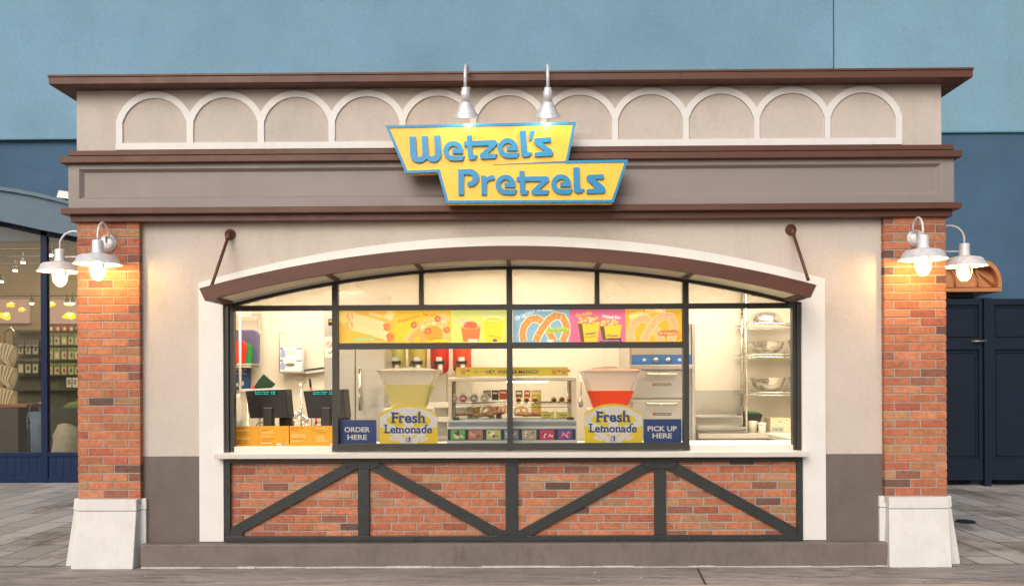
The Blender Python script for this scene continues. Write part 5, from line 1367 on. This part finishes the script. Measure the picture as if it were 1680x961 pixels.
def bucket(p, x0, x1, yt, Y, tilt):
    p.ppx([(x0, yt+3), (x1, yt), (x1-4, 560.5), (x0+5, 560.5)], Y, 0.0004, c(248, 206, 50))
    p.ppx([(x0, yt+3), (x0+7, yt+2), (x0+11, 560.5), (x0+5, 560.5)], Y-0.0005, 0.0004, c(110, 84, 30))
    for _ in range(26): blob(p, random.uniform(x0+1, x1-2), yt+random.uniform(-8, 2)+abs((random.random()-0.5))*0, random.uniform(2, 3.6), random.uniform(1.6, 3), Y-random.uniform(0.0006, 0.0014), random.choice([c(246, 200, 110), c(236, 166, 70), c(252, 222, 150), c(224, 140, 50)]), 8, 0, 0.2)
    xm = (x0+x1)/2+3; p.text("Wetzel's", xm, 546.5 if tilt else 550, 4.2, Y-0.002, c(60, 50, 120), ang=0.18 if tilt else 0, w=20, bold=0.02); p.text('Pretzels', xm, 551.5 if tilt else 554.5, 3.6, Y-0.0026, c(230, 110, 50), ang=0.18 if tilt else 0, w=19, bold=0.01)
def a5(p, Y):
    bucket(p, 948, 984, 528, Y, 1); bucket(p, 984, 1020, 532, Y-0.003, 0)
    p.text('Cin-A-Bitz', 958, 515, 5, Y-0.006, c(250, 206, 70), ang=0.18, w=27, bold=0.03); p.text('Wetzel Bitz', 1003, 519.5, 5, Y-0.006, c(252, 244, 240), ang=-0.07, w=30, bold=0.03)
    p.ppx([(984, 558), (1000, 554.5), (1019, 554), (1020, 560.5), (984, 560.5)], Y-0.0062, 0.0004, c(100, 40, 80)); p.text('Dog gone little friends', 1001, 557.8, 2.6, Y-0.0068, c(240, 220, 220), w=30)
def a6(p, Y):
    blob(p, 1050, 520, 18, 9, Y+0.0005, c(255, 214, 90)); blob(p, 1100, 552, 18, 8, Y+0.0004, c(250, 160, 40))
    knot(p, 1070, c(232, 184, 124), c(246, 214, 150), Y, [c(240, 206, 150), c(206, 150, 92), c(250, 226, 180)])
    for k, ch in enumerate('Sinful Cinnamon'):
        if ch != ' ': p.text(ch, 1034.5+k*3.9, 519.5-1.5*k+0.05*k*k, 6.2, Y-0.0045, c(252, 232, 180), ang=0.32-0.025*k, bold=0.03)
    p.ppx([(1078, 546), (1083, 542.5), (1108, 541), (1113, 544), (1112, 549), (1083, 550.5)], Y-0.0045, 0.0004, c(236, 110, 40)); p.text('The Original Sin', 1095.5, 546, 3.6, Y-0.0052, c(252, 230, 200), w=30, bold=0.01)
lit_panel(555, 647.7, 'backlit orange picture of two pretzel dogs', (c(250, 186, 56), a1))
lit_panel(648.3, 740, 'backlit golden picture titled Pepperoni Twist', (c(252, 196, 30), a2))
lit_panel(740.3, 831, 'backlit pale green picture of an orange and a yellow drink', (c(226, 226, 110), a3))
lit_panel(841.5, 934, 'backlit light blue picture titled Original Pretzel', (c(140, 182, 200), a4))
lit_panel(934.3, 1026, 'backlit pink picture of two buckets of bites', (c(232, 108, 142), a5))
lit_panel(1026.3, 1121, 'backlit golden orange picture titled Sinful Cinnamon', (c(250, 184, 52), a6))

# ---- back of the kiosk: left
bc = thing('back_counter', 'steel back counter under the slush machine', 'counter', (at(600, 700, 2.1).x, 2.3, 0.03))
x0_, x1_ = IX0+0.04, at(812, 700, 2.1).x
MB().box(x0_, x1_, 2.02, IY1-0.01, 0.86, 0.90).build('counter_top', M_STAIN, bc, bevel=0.004)
MB().box(x0_, x1_, 2.06, IY1-0.02, 0.03, 0.859).build('counter_body', M_PLASW, bc)
# fridge
fg = thing('steel_refrigerator', 'tall stainless refrigerator behind the ORDER HERE placard', 'refrigerator', (at(580, 700, 1.55).x, 1.8, 0.031))
f0, f1 = at(531, 650, 1.5).x, at(631, 650, 1.5).x; fm_ = at(583, 650, 1.5).x
MB().box(f0, f1, 1.54, 2.0, 0.031, 2.35).build('fridge_body', M_STAIN, fg, bevel=0.006)
for i, (u, v, z0_, z1_) in enumerate(((f0+0.004, fm_-0.003, 0.15, 1.86), (fm_+0.003, f1-0.004, 0.15, 1.86), (f0+0.004, f1-0.004, 1.87, 2.33))):
    MB().box(u, v, 1.50, 1.539, z0_, z1_).build('fridge_door' if i < 2 else 'top_panel', M_STAIN, fg, bevel=0.006)
MB().tube([(fm_+0.05, 1.46, 1.2), (fm_+0.05, 1.46, 1.6)], 0.012, 8).tube([(fm_+0.05, 1.46, 1.2), (fm_+0.05, 1.5, 1.2)], 0.008, 6).tube([(fm_+0.05, 1.46, 1.6), (fm_+0.05, 1.5, 1.6)], 0.008, 6).build('door_handle', M_CHROME, fg)
t = MB(); bpx(t, 533, 552, 551, 586, 1.496, 1.499, c(235, 232, 224)); nt2 = tag(t.build('paper_notice', M_PRINT), 'white notice with a red no entry ring and a green tick on the refrigerator', 'notice')
t = MB(); t.ppx(ribbon(arcpts(540, 565, 4.2, 0, 359, 18), 1.2), 1.4945, 0.0004, c(206, 80, 60)); t.ppx(ribbon([(537, 562), (543, 568)], 1.2), 1.494, 0.0003, c(206, 80, 60)); t.ppx(ribbon([(538, 577), (541, 580), (546, 574)], 1.4), 1.4945, 0.0004, c(40, 110, 70)); t.build('notice_print', M_PRINT, nt2)
t = MB(); bpx(t, 538.5, 523, 546, 534, 1.496, 1.4995, c(40, 36, 30)); rectp(t, 540, 525, 545, 528, 1.4945, c(226, 170, 40)); tag(t.build('sticker', M_PRINT), 'small black and yellow sticker at the top of the refrigerator', 'sticker')
t = MB(); bpx(t, 549, 578, 555, 586, 1.49, 1.499, c(230, 226, 216)); tag(t.build('paper_note', M_PRINT), 'small white note just right of the refrigerator notice', 'note')

# slush machine
sm_ = thing('slush_machine', 'slush machine with two yellow and two red bowls', 'slush machine', (at(700, 700, 2.1).x, 2.3, 0.901))
YJ = 2.08
t = MB(); bpx(t, 632, 612, 733, 722, YJ+0.12, YJ+0.5); t.build('machine_body', M_STAIN, sm_, bevel=0.008)
zz = MB(); bpx(zz, 634, 660, 772, 668.5, YJ-0.04, YJ+0.115); zz.build('drip_tray', M_PLASW, sm_, bevel=0.004)
zz = MB(); bpx(zz, 636, 684, 772, 692, YJ-0.03, YJ+0.115); zz.build('lower_shelf', M_PLASW, sm_, bevel=0.004)
t = MB(); bpx(t, 733.2, 612, 772, 722, YJ+0.12, YJ+0.5); t.build('machine_body', M_STAIN, sm_, bevel=0.008)
for k, (px, cc) in enumerate(((648, (0.72, 0.70, 0.28)), (683.5, (0.74, 0.70, 0.22)), (720, (0.80, 0.05, 0.03)), (757, (0.85, 0.14, 0.04)))):
    q = at(px, 605, YJ+0.05); zb_ = at(px, 612, YJ).z; zt_2 = at(px, 528, YJ).z; wq = 0.098
    t = MB()
    pr = [(0.0, 0.0), (wq*0.6, 0.0), (wq*0.92, 0.03), (wq, 0.08), (wq, zt_2-zb_-0.05), (wq*0.9, zt_2-zb_), (0.0, zt_2-zb_)]
    t.lathe([(max(r_, 0.001), h_) for r_, h_ in pr], (q.x, YJ+0.16, zb_), 24, sy=1.5)
    mt = MATS.get(('bowl', cc)) or liquid('slush', cc); MATS[('bowl', cc)] = mt
    bw = t.build('slush_bowl', mt, sm_)
    yf_ = YJ-0.0
    t = MB(); bpx(t, px-9, 591.5, px+9, 597, yf_-0.04, yf_+0.04); t.tube([at(px-8, 594, yf_-0.03), at(px-12, 606, yf_-0.07)], 0.012, 8); t.build('spigot', M_BLACK, bw)
    t = MB(); bpx(t, px-4.5, 585.5, px+5, 592, yf_-0.05, yf_-0.041); t.tube([at(px+2, 597, yf_-0.01), at(px+2, 612, yf_-0.01)], 0.026, 10); t.build('spout', M_PLASW, bw)

# wire shelf on the left wall with tubs
ls = thing('wire_shelf_rack', 'white wire shelf rack with plastic tubs at the left wall', 'shelf rack', (at(405, 700, 2.3).x, 2.4, 0.901))
M_WIRE = paint('wire_white', (0.62, 0.60, 0.52), 0.35, metal=0.3)
def wire_deck(mb, x0, x1, y0, y1, z):
    for yy in (y0, y1): mb.tube([(x0, yy, z), (x1, yy, z)], 0.006, 6); mb.tube([(x0, yy, z-0.03), (x1, yy, z-0.03)], 0.005, 6)
    n = max(4, int((x1-x0)/0.03))
    pts = [(x0+(x1-x0)*i/n, y0, z-0.003-(0.024 if i % 2 else 0)) for i in range(n+1)]; mb.tube(pts, 0.003, 4)
    for i in range(n+1): xx = x0+(x1-x0)*i/n; mb.tube([(xx, y0, z+0.004), (xx, y1, z+0.004)], 0.0025, 4)
xa_, xb_ = at(370, 600, 2.2).x, at(426, 600, 2.55).x
for nm_, py in (('shelf', 513), ('shelf', 597)):
    t = MB(); wire_deck(t, IX0+0.05, xb_, 2.25, 2.62, at(410, py, 2.25).z); t.build(nm_, M_WIRE, ls)
for (px, Y) in ((394, 2.25), (425.5, 2.62)):
    q = at(px, 600, Y); MB().tube([(q.x, Y, 0.901), (q.x, Y, at(px, 500, Y).z)], 0.014, 10).build('post', M_WIRE, ls)
zsh = at(410, 597, 2.25).z+0.008
def tub(x0, x1, y0, Y, col, lab, tp=0.9):
    a, b2 = at(x0, 570, Y).x, at(x1, 570, Y).x; zt = at((x0+x1)/2, y0, Y).z; r_ = 0.02
    t = MB(col); dx = (b2-a)*(1-tp)/2
    t.prism([(a+dx, zsh), (b2-dx, zsh), (b2, zt-0.05), (b2-0.02, zt-0.012), (b2-0.05, zt), (a+0.05, zt), (a+0.02, zt-0.012), (a, zt-0.05)], Y, Y+0.10, col)
    q = t.build('plastic_tub', M_COLP, bevel=0.01); tag(q, lab, 'tub', 'plastic tubs on the wire shelf')
tub(375, 423, 541, 2.46, c(96, 88, 128), 'large purple grey tub at the back of the left wire shelf', 0.96)
tub(380, 403.5, 559, 2.29, c(225, 40, 36), 'red tub standing front left on the wire shelf', 0.72)
tub(398, 411, 562, 2.345, c(20, 140, 62), 'small green tub beside the red one', 0.9)
# blue station sign and bottle
t = MB(); bpx(t, 378, 601, 409.5, 639, 2.66, 2.70, c(30, 50, 110)); qs = tag(t.build('wall_sign', M_PRINT), 'dark blue station sign on the wall under the wire shelf', 'sign')
t = MB(); t.text('STATION', 396, 613, 2.6, 2.658, c(210, 215, 225), w=16); t.text('TEST', 396, 609.5, 2.6, 2.658, c(210, 215, 225), w=10); t.text('SANITIZER', 395, 606, 2.6, 2.658, c(210, 215, 225), w=20); rectp(t, 383, 617, 408, 637, 2.658, c(24, 92, 160)); rectp(t, 387, 628, 391, 634, 2.657, c(225, 225, 225)); rectp(t, 396, 625, 400, 632, 2.657, c(215, 215, 220)); t.build('sign_print', M_PRINT, qs)
q = at(391, 697, 0.75)
bo = thing('spray_bottle', 'clear bottle with teal liquid left of the registers', 'bottle', (q.x, 0.75, CT+0.001))
hb = at(391, 652, 0.75).z-CT
MB().lathe([(0.001, 0), (0.045, 0.0), (0.045, hb*0.5)], (q.x, 0.75, CT+0.001), 16).build('bottle_liquid', liquid('teal_liquid', (0.03, 0.25, 0.27)), bo)
MB().lathe([(0.047, 0.0), (0.048, hb*0.65), (0.03, hb*0.9), (0.016, hb)], (q.x, 0.75, CT+0.001), 16).build('bottle_body', M_TANK, bo)
MB().lathe([(0.018, hb), (0.018, hb+0.03), (0.001, hb+0.032)], (q.x, 0.75, CT+0.001), 12).build('bottle_cap', M_PLASW, bo)
# dark green cloth & red cap
q = at(432, 634, 1.2)
t = MB(); p_ = [at(a, b2, 1.2) for a, b2 in ((416, 634), (431.5, 613.5), (450.5, 630), (444, 636), (420, 637.5))]
t.prism([(v.x, v.z) for v in p_], 1.2, 1.24); tag(t.build('folded_cloth', paint('green_cloth_dark', (0.012, 0.045, 0.025), 0.9), bevel=0.006), 'dark green folded cloth on a stand behind the left register', 'cloth')
cs = thing('cloth_stand', 'low grey stand holding the dark green cloth behind the registers', 'stand', (q.x, 1.25, 0.031))
z8 = at(432, 637.5, 1.2).z
MB().box(q.x-0.2, q.x+0.18, 1.15, 1.4, z8-0.03, z8-0.001).build('stand_top', M_GREYP, cs, bevel=0.004)
for dx in (-0.17, 0.15): MB().tube([(q.x+dx, 1.27, 0.031), (q.x+dx, 1.27, z8-0.03)], 0.012, 8).build('leg', M_CHROME, cs)
tag(MB(c(200, 40, 30)).lathe([(0.001, 0.03), (0.02, 0.028), (0.022, 0.0)], (at(415, 636, 1.2).x, 1.22, z8), 10).build('red_cap', M_COLP), 'small red cap beside the green cloth', 'cap')
# glove boxes in wire holder
gh = thing('wire_holder', 'thin wire wall holder around the two glove boxes', 'holder', (at(478, 610, 2.6).x, 2.65, at(478, 611, 2.6).z))
Yg = 2.56
p4 = [at(a, b2, Yg) for a, b2 in ((458, 610), (458, 546), (500, 546), (498, 610))]
t = MB().tube([p4[0], p4[1], p4[2], p4[3], p4[0]], 0.006, 6).tube([p4[1], (p4[1].x, IY1-0.01, p4[1].z)], 0.005, 6).tube([p4[2], (p4[2].x, IY1-0.01, p4[2].z)], 0.005, 6)
t.box(p4[0].x, p4[3].x, Yg, IY1-0.01, p4[0].z-0.01, p4[0].z).build('holder_frame', M_WIRE, gh)
for (y0, y1, lab) in ((569, 588.3, 'white and blue glove box, upper of two on the wall'), (588.8, 608.8, 'white and blue glove box, lower of two, with dark oval slot')):
    t = MB(); bpx(t, 459.5, y0, 496, y1, Yg+0.01, Yg+0.12, c(226, 226, 232)); r_ = tag(t.build('glove_box', M_PRINT), lab, 'glove box', 'glove boxes on the back wall')
    t = MB(); blob(t, 464, y0+11, 4.5, 7, Yg+0.0085, c(150, 165, 215), 10, 0, 0.2); rectp(t, 486, y0+2, 495, y0+3.6, Yg+0.0085, c(50, 60, 130)); rectp(t, 460, y0+1.5, 464, y0+4, Yg+0.0080, c(50, 60, 130))
    blob(t, 476, y0+9.5, 8.5, 3.2, Yg+0.008, c(214, 208, 190) if y0 < 580 else c(120, 110, 96), 12, 0, 0.1); t.build('box_print', M_PRINT, r_)
# knife bar, light strip, utensils
p0, p1 = at(498.5, 610, 2.6), at(531, 605.5, 2.6)
MB_ = MB().prism([(p0.x, p0.z-0.02), (p1.x, p1.z-0.02), (p1.x, p1.z+0.012), (p0.x, p0.z+0.012)], 2.64, IY1-0.01); kb = tag(MB_.build('wall_rail', M_PLASW), 'tilted white wall rail with a black top edge left of the refrigerator', 'rail')
MB().prism([(p0.x, p0.z+0.0125), (p1.x, p1.z+0.0125), (p1.x, p1.z+0.026), (p0.x, p0.z+0.026)], 2.63, IY1-0.012).build('rail_edge', M_BLACK, kb)
fct = thing('chrome_faucet', 'chrome tap and pipes rising between the two registers', 'faucet', (at(494, 697, 1.3).x, 1.3, 0.9))
sk = MB(); a, b2 = at(470, 700, 1.2).x, at(512, 700, 1.2).x
sk.box(a, b2, 1.15, 1.5, 0.031, 0.90).build('sink_body', M_STAIN, fct)
t = MB(); qx = at(494, 650, 1.3).x
t.tube([(qx, 1.3, 0.90), (qx, 1.3, at(494, 632, 1.3).z)], 0.010, 8).tube([at(489, 627, 1.3), at(494, 633, 1.3), at(499, 627, 1.3)], 0.009, 8).lathe([(0.02, 0.012), (0.02, -0.012)], at(489, 626, 1.3), 10).lathe([(0.02, 0.012), (0.02, -0.012)], at(499, 626, 1.3), 10).build('tap_riser', M_CHROME, fct)
t = MB()
for (px, py, r_) in ((485, 680, 0.025), (491, 676, 0.02), (497, 684, 0.022), (481, 690, 0.018), (503, 688, 0.02)):
    q = at(px, py, 1.25); t.tube([(q.x, 1.25, 0.90), (q.x, 1.25, q.z-0.02)], 0.008, 6).lathe([(0.001, -0.03), (r_, -0.015), (r_, 0.015), (0.001, 0.03)], q, 12)
t.build('tap_valve', M_CHROME, fct)
for (x0, y0, x1, y1, cc, lab) in ((508, 620, 511, 645, c(20, 22, 22), 'black and red handled utensil standing behind the right register'), (518, 672, 519, 695, c(200, 30, 28), 'red handle standing left of the right register stand')):
    a, b2 = at(x0, y0, 1.3), at(x1, y1, 1.3); t = MB().tube([a, a+(b2-a)*0.6], 0.011, 8, cc).tube([a+(b2-a)*0.6, b2], 0.011, 8, c(200, 40, 30)).tube([b2, (b2.x, 1.3, 0.89)], 0.006, 6, c(150, 150, 150)); tag(t.build('utensil', M_COLP), lab, 'utensil')

# ---- back of the kiosk: right
ov_ = thing('deck_oven', 'stainless double deck oven with a blue control panel', 'oven', (at(1087, 700, 1.45).x, 1.8, 0.031))
Yo = 1.42
o0, o1 = at(1033, 650, Yo).x, at(1141, 650, Yo).x
def oz(p): return at(1087, p, Yo).z
MB().box(o0, o1, Yo+0.03, 2.35, 0.15, oz(530)).build('oven_body', M_STAIN, ov_, bevel=0.006)
MB().box(o0+0.02, o1-0.02, Yo+0.06, 2.3, 0.031, 0.149).build('oven_plinth', M_BLACK, ov_)
def opart(nm_, x0, y0, x1, y1, m_, dy=0.0, bev=0.003, par=ov_):
    t = MB(); bpx(t, x0, y0, x1, y1, Yo+dy, Yo+0.029); return t.build(nm_, m_, par, bevel=bev)
opart('top_panel', 1037, 530, 1134, 581.5, M_STAIN)
cpn = opart('control_panel', 1037, 582, 1134, 597.5, paint('oven_blue', (0.03, 0.14, 0.42), 0.4))
opart('ledge', 1034, 598, 1140, 605.5, M_STAIN, -0.02)
for (px) in (1076, 1096):
    q = at(px, 589.5, Yo); MB().lathe([(0.001, -0.03), (0.018, -0.03), (0.02, -0.008), (0.028, -0.006), (0.028, 0.0)], (q.x, Yo, q.z), 18, 'Y').build('knob', M_CHROME, cpn)
for px in (1057, 1115):
    t = MB(); rectp(t, px-2.5, 587.5, px+2.5, 592, Yo-0.0015, c(190, 205, 225)); t.build('control_label', M_PRINT, cpn)
for (y0, y1, hy, ny) in ((607, 652.5, 613.5, 630.5), (656, 700, 662, 679)):
    dr = opart('oven_door', 1038, y0, 1130, y1, M_STAIN, 0.0, 0.005)
    a, b2 = at(1064, hy, Yo-0.035), at(1109, hy, Yo-0.035)
    MB().tube([a, b2], 0.012, 10).tube([a, (a.x, Yo, a.z)], 0.014, 8).tube([b2, (b2.x, Yo, b2.z)], 0.014, 8).build('door_handle', paint('handle_alloy', (0.75, 0.72, 0.64), 0.3, metal=0.4), dr)
    t = MB(); rectp(t, 1070.5, ny-2.3, 1101.5, ny+2.3, Yo-0.0015, c(92, 84, 76)); rectp(t, 1072, ny-1.5, 1075.5, ny+1.5, Yo-0.0022, c(190, 80, 66)); t.text('BAKERS PRIDE', 1088.5, ny, 2.4, Yo-0.0024, c(200, 196, 186), w=23); t.build('nameplate', M_PRINT, dr)
opart('side_rail', 1135.5, 530.5, 1140.8, 722, M_STAIN, -0.012)
# right counter with splash plate
rc = thing('prep_counter', 'cream prep counter with drawers at the right hatch', 'counter', (at(1225, 715, 2.0).x, 2.2, 0.03))
Yr = 2.02; zc_ = at(1225, 711.5, Yr).z
MB().box(at(1146, 715, Yr).x, IX1-0.04, Yr, IY1-0.01, zc_-0.045, zc_).box(at(1304, 715, 1.2).x-0.02, IX1-0.04, 1.05, Yr-0.001, zc_-0.045, zc_).build('counter_top', M_PLASW, rc)
MB().box(at(1150, 715, Yr+.03).x, IX1-0.05, Yr+0.03, IY1-0.02, 0.03, zc_-0.046).build('counter_body', paint('cream_lam', (0.62, 0.55, 0.42), 0.5), rc)
for (x0, x1) in ((1156, 1217.5), (1219.5, 1280)):
    t = MB(); bpx(t, x0, 722, x1, 745, Yr+0.015, Yr+0.029); t.build('drawer', paint('cream_lam2', (0.66, 0.59, 0.46), 0.5), rc, bevel=0.003)
t = MB(); bpx(t, 1141, 640, 1217, 686, IY1-0.02, IY1-0.001); tag(t.build('splash_plate', M_STAIN), 'stainless splash plate on the wall behind the trays', 'splash plate')
def tray(x0, x1, y0, y1, Y, lab, m_=M_STAIN):
    a, b2 = at(x0, y1, Y), at(x1, y0, Y); t = MB()
    t.box(a.x+0.02, b2.x-0.02, Y+0.02, Y+0.38, a.z, a.z+0.008)
    t.hexa([(a.x+0.02, Y+0.02, a.z+0.0085), (b2.x-0.02, Y+0.02, a.z+0.0085), (b2.x-0.02, Y+0.03, a.z+0.0085), (a.x+0.02, Y+0.03, a.z+0.0085)], [(a.x+0.005, Y+0.005, b2.z-0.006), (b2.x-0.005, Y+0.005, b2.z-0.006), (b2.x-0.005, Y+0.015, b2.z-0.006), (a.x+0.005, Y+0.015, b2.z-0.006)])
    t.box(a.x, b2.x, Y, Y+0.02, b2.z-0.005, b2.z); t.box(a.x, b2.x, Y+0.38, Y+0.4, a.z, b2.z); t.box(a.x, a.x+0.015, Y+0.021, Y+0.379, a.z+0.009, b2.z); t.box(b2.x-0.015, b2.x, Y+0.021, Y+0.379, a.z+0.009, b2.z)
    return tag(t.build('steel_tray', m_, bevel=0.003), lab, 'tray', 'steel trays on the prep counter')
tray(1141, 1219, 682.5, 699.5, 2.12, 'deep steel tray on top of the stack at the splash plate')
tray(1142, 1226, 700, 705.5, 2.06, 'shallow steel tray in the middle of the stack')
tray(1143, 1224, 706, 711.2, 2.10, 'shallow steel tray at the bottom of the stack', M_CHROME)
# wire shelving with bowls
rs = thing('wire_shelving', 'chrome wire shelving with mixing bowls at the right', 'shelf rack', (at(1260, 700, 2.3).x, 2.4, zc_+0.001))
Ys0, Ys1 = 2.16, 2.66
xl_ = at(1224, 600, Ys0).x
zsv = []
for py in (530.5, 581, 643.5):
    zz_ = at(1260, py, Ys0).z; zsv.append(zz_); t = MB(); wire_deck(t, xl_, IX1-0.05, Ys0, Ys1, zz_); t.build('shelf', M_CHROME, rs)
for (x_, y_) in ((xl_, Ys0), (at(1217.5, 600, Ys1).x, Ys1), (IX1-0.05, Ys0)):
    t = MB().tube([(x_, y_, zc_+0.001), (x_, y_, 2.6)], 0.0135, 10)
    zq = zc_+0.05
    while zq < 2.6: t.lathe([(0.0136, 0), (0.0152, 0.003), (0.0136, 0.006)], (x_, y_, zq), 10); zq += 0.05
    t.build('post', M_CHROME, rs)
M_BOWL = paint('bowl_steel', (0.72, 0.69, 0.62), 0.2, metal=0.8, var=0.04)
def bowl(px, hw__, py0, py1, lab, inv=False, Y=2.36):
    zb_ = None
    q = at(px, py1, Y); r_ = (at(px+hw__, py1, Y).x-q.x); zsb = [z for z in zsv]
    zs_ = min(zsv, key=lambda z: abs(z-q.z))+0.008; h_ = (py1-py0)*0.00637*1.0
    if inv: prf = [(r_, 0.0), (r_*0.99, 0.006), (r_*0.93, 0.008), (r_*0.86, h_*0.35), (r_*0.70, h_*0.72), (r_*0.45, h_*0.95), (0.001, h_)]
    else: prf = [(0.001, 0.0), (r_*0.35, 0.002), (r_*0.62, h_*0.16), (r_*0.82, h_*0.45), (r_*0.94, h_*0.85), (r_*0.96, h_*0.98), (r_, h_), (r_*0.985, h_*1.005), (r_*0.93, h_*0.96), (r_*0.80, h_*0.47), (r_*0.6, h_*0.2), (0.001, 0.008)]
    tag(MB().lathe(prf, (q.x, Y, zs_), 40).build('mixing_bowl', M_BOWL), lab, 'bowl', 'steel mixing bowls on the right wire shelving')
bowl(1255.5, 31, 508.5, 529, 'upside down steel bowl on the top wire shelf', True)
bowl(1256.5, 30.5, 559, 579, 'steel bowl on the second wire shelf, centre')
bowl(1259.5, 29.5, 617, 640, 'steel bowl on the third wire shelf, centre')
bowl(1318, 26, 556, 579, 'steel bowl cut by the window frame on the second shelf')
bowl(1320, 27, 616, 640, 'steel bowl cut by the window frame on the third shelf')
# things on the right counter
def rp(x0, y0, x1, Y, dy, col, nm_, lab, cat, m_=None, bev=0.008):
    a, b2 = at(x0, 700, Y).x, at(x1, 700, Y).x; t = MB(col); t.box(a, b2, Y, Y+dy, zc_+0.001, at(x0, y0, Y).z, col)
    return tag(t.build(nm_, m_ or M_COLP, bevel=bev), lab, cat)
q = at(1240, 690, 2.3)
bk = thing('scoop_bin', 'green and black scoop bin beside the white tub', 'bin', (q.x, 2.4, zc_+0.001))
a, b2, z9 = at(1227, 690, 2.3).x, at(1251, 690, 2.3).x, at(1240, 677, 2.3).z
MB().prism([(a, zc_+0.001), (b2-0.05, zc_+0.001), (b2, z9-0.02), (b2-0.02, z9-0.006), (a, z9-0.006)], 2.3, 2.5).build('bin_body', paint('bin_black', (0.03, 0.03, 0.025), 0.4), bk)
MB().prism([(a, z9-0.005), (b2-0.02, z9-0.005), (b2-0.05, z9+0.012), (a, z9+0.012)], 2.29, 2.5).build('bin_rim', paint('bin_green', (0.02, 0.22, 0.06), 0.4), bk)
q = at(1236, 700, 2.16); tag(MB(c(196, 190, 172)).lathe([(0.001, 0), (0.045, 0), (0.055, at(1236, 691, 2.16).z-zc_), (0.001, at(1236, 690, 2.16).z-zc_)], (q.x, 2.2, zc_+0.001), 18).build('grey_container', M_COLP), 'round pale grey container in front of the scoop bin', 'container')
q = at(1251, 700, 2.12); hh_ = at(1251, 693, 2.12).z-zc_
wt = tag(MB(c(232, 228, 214)).lathe([(0.001, 0), (0.034, 0), (0.040, hh_-0.02), (0.001, hh_-0.02)], (q.x, 2.14, zc_+0.001), 18).build('white_tub', M_COLP), 'small white tub in front of the scoop bin', 'tub')
MB(c(236, 234, 226)).lathe([(0.043, hh_-0.0195), (0.043, hh_), (0.001, hh_+0.001)], (q.x, 2.14, zc_+0.001), 18).build('tub_lid', M_COLP, wt)
cb_ = rp(1264, 685, 1306, 2.25, 0.25, c(226, 214, 184), 'cardboard_box', 'white cardboard box with a blue barcode like stamp at the hatch corner', 'box', M_PRINT, 0.003)
t = MB()
for k in range(9): rectp(t, 1267+k*2.1, 702, 1268.3+k*2.1, 707, 2.2485, c(90, 140, 160))
rectp(t, 1266, 700.5, 1287, 701.2, 2.2485, c(90, 140, 160)); blob(t, 1280, 691, 4, 2, 2.2485, c(190, 186, 160)); blob(t, 1291, 688.5, 1.2, 0.8, 2.2480, c(60, 56, 50)); t.build('box_print', M_PRINT, cb_)

# ------------------------------------------------------------------ world and light
w = bpy.data.worlds.new('World'); scene.world = w; w.use_nodes = True
nt = w.node_tree; bg_ = nt.nodes['Background']
sky = nt.nodes.new('ShaderNodeTexSky'); sky.sky_type = 'NISHITA'; sky.sun_disc = False
SE, SR = math.radians(34), math.radians(200)
sky.sun_elevation = SE; sky.sun_rotation = SR
sky.air_density = 1.0; sky.dust_density = 6.0; sky.ozone_density = 1.0
nt.links.new(sky.outputs[0], bg_.inputs[0]); bg_.inputs[1].default_value = 0.12
sl_ = bpy.data.lights.new('sun', 'SUN'); sl_.energy = 1.35; sl_.angle = math.radians(50); sl_.color = (1.0, 0.985, 0.965)
so_ = bpy.data.objects.new('sun', sl_); COL.objects.link(so_)
# light comes from behind the camera
dirv = Vector((math.sin(SR)*math.cos(SE), math.cos(SR)*math.cos(SE), math.sin(SE)))
so_.rotation_euler = dirv.to_track_quat('Z', 'Y').to_euler(); so_.location = dirv*30
scene.view_settings.view_transform = 'Standard'; scene.view_settings.look = 'None'
scene.view_settings.exposure = -0.08; scene.view_settings.gamma = 1.0; scene.view_settings.use_curve_mapping = False
scene.render.engine = 'CYCLES'
scene.cycles.use_denoising = True
try: scene.cycles.denoiser = 'OPENIMAGEDENOISE'
except Exception: pass
scene.cycles.max_bounces = 8; scene.cycles.transparent_max_bounces = 16
scene.cycles.sample_clamp_indirect = 6.0
scene.cycles.caustics_reflective = False; scene.cycles.caustics_refractive = False
scene.render.film_transparent = False
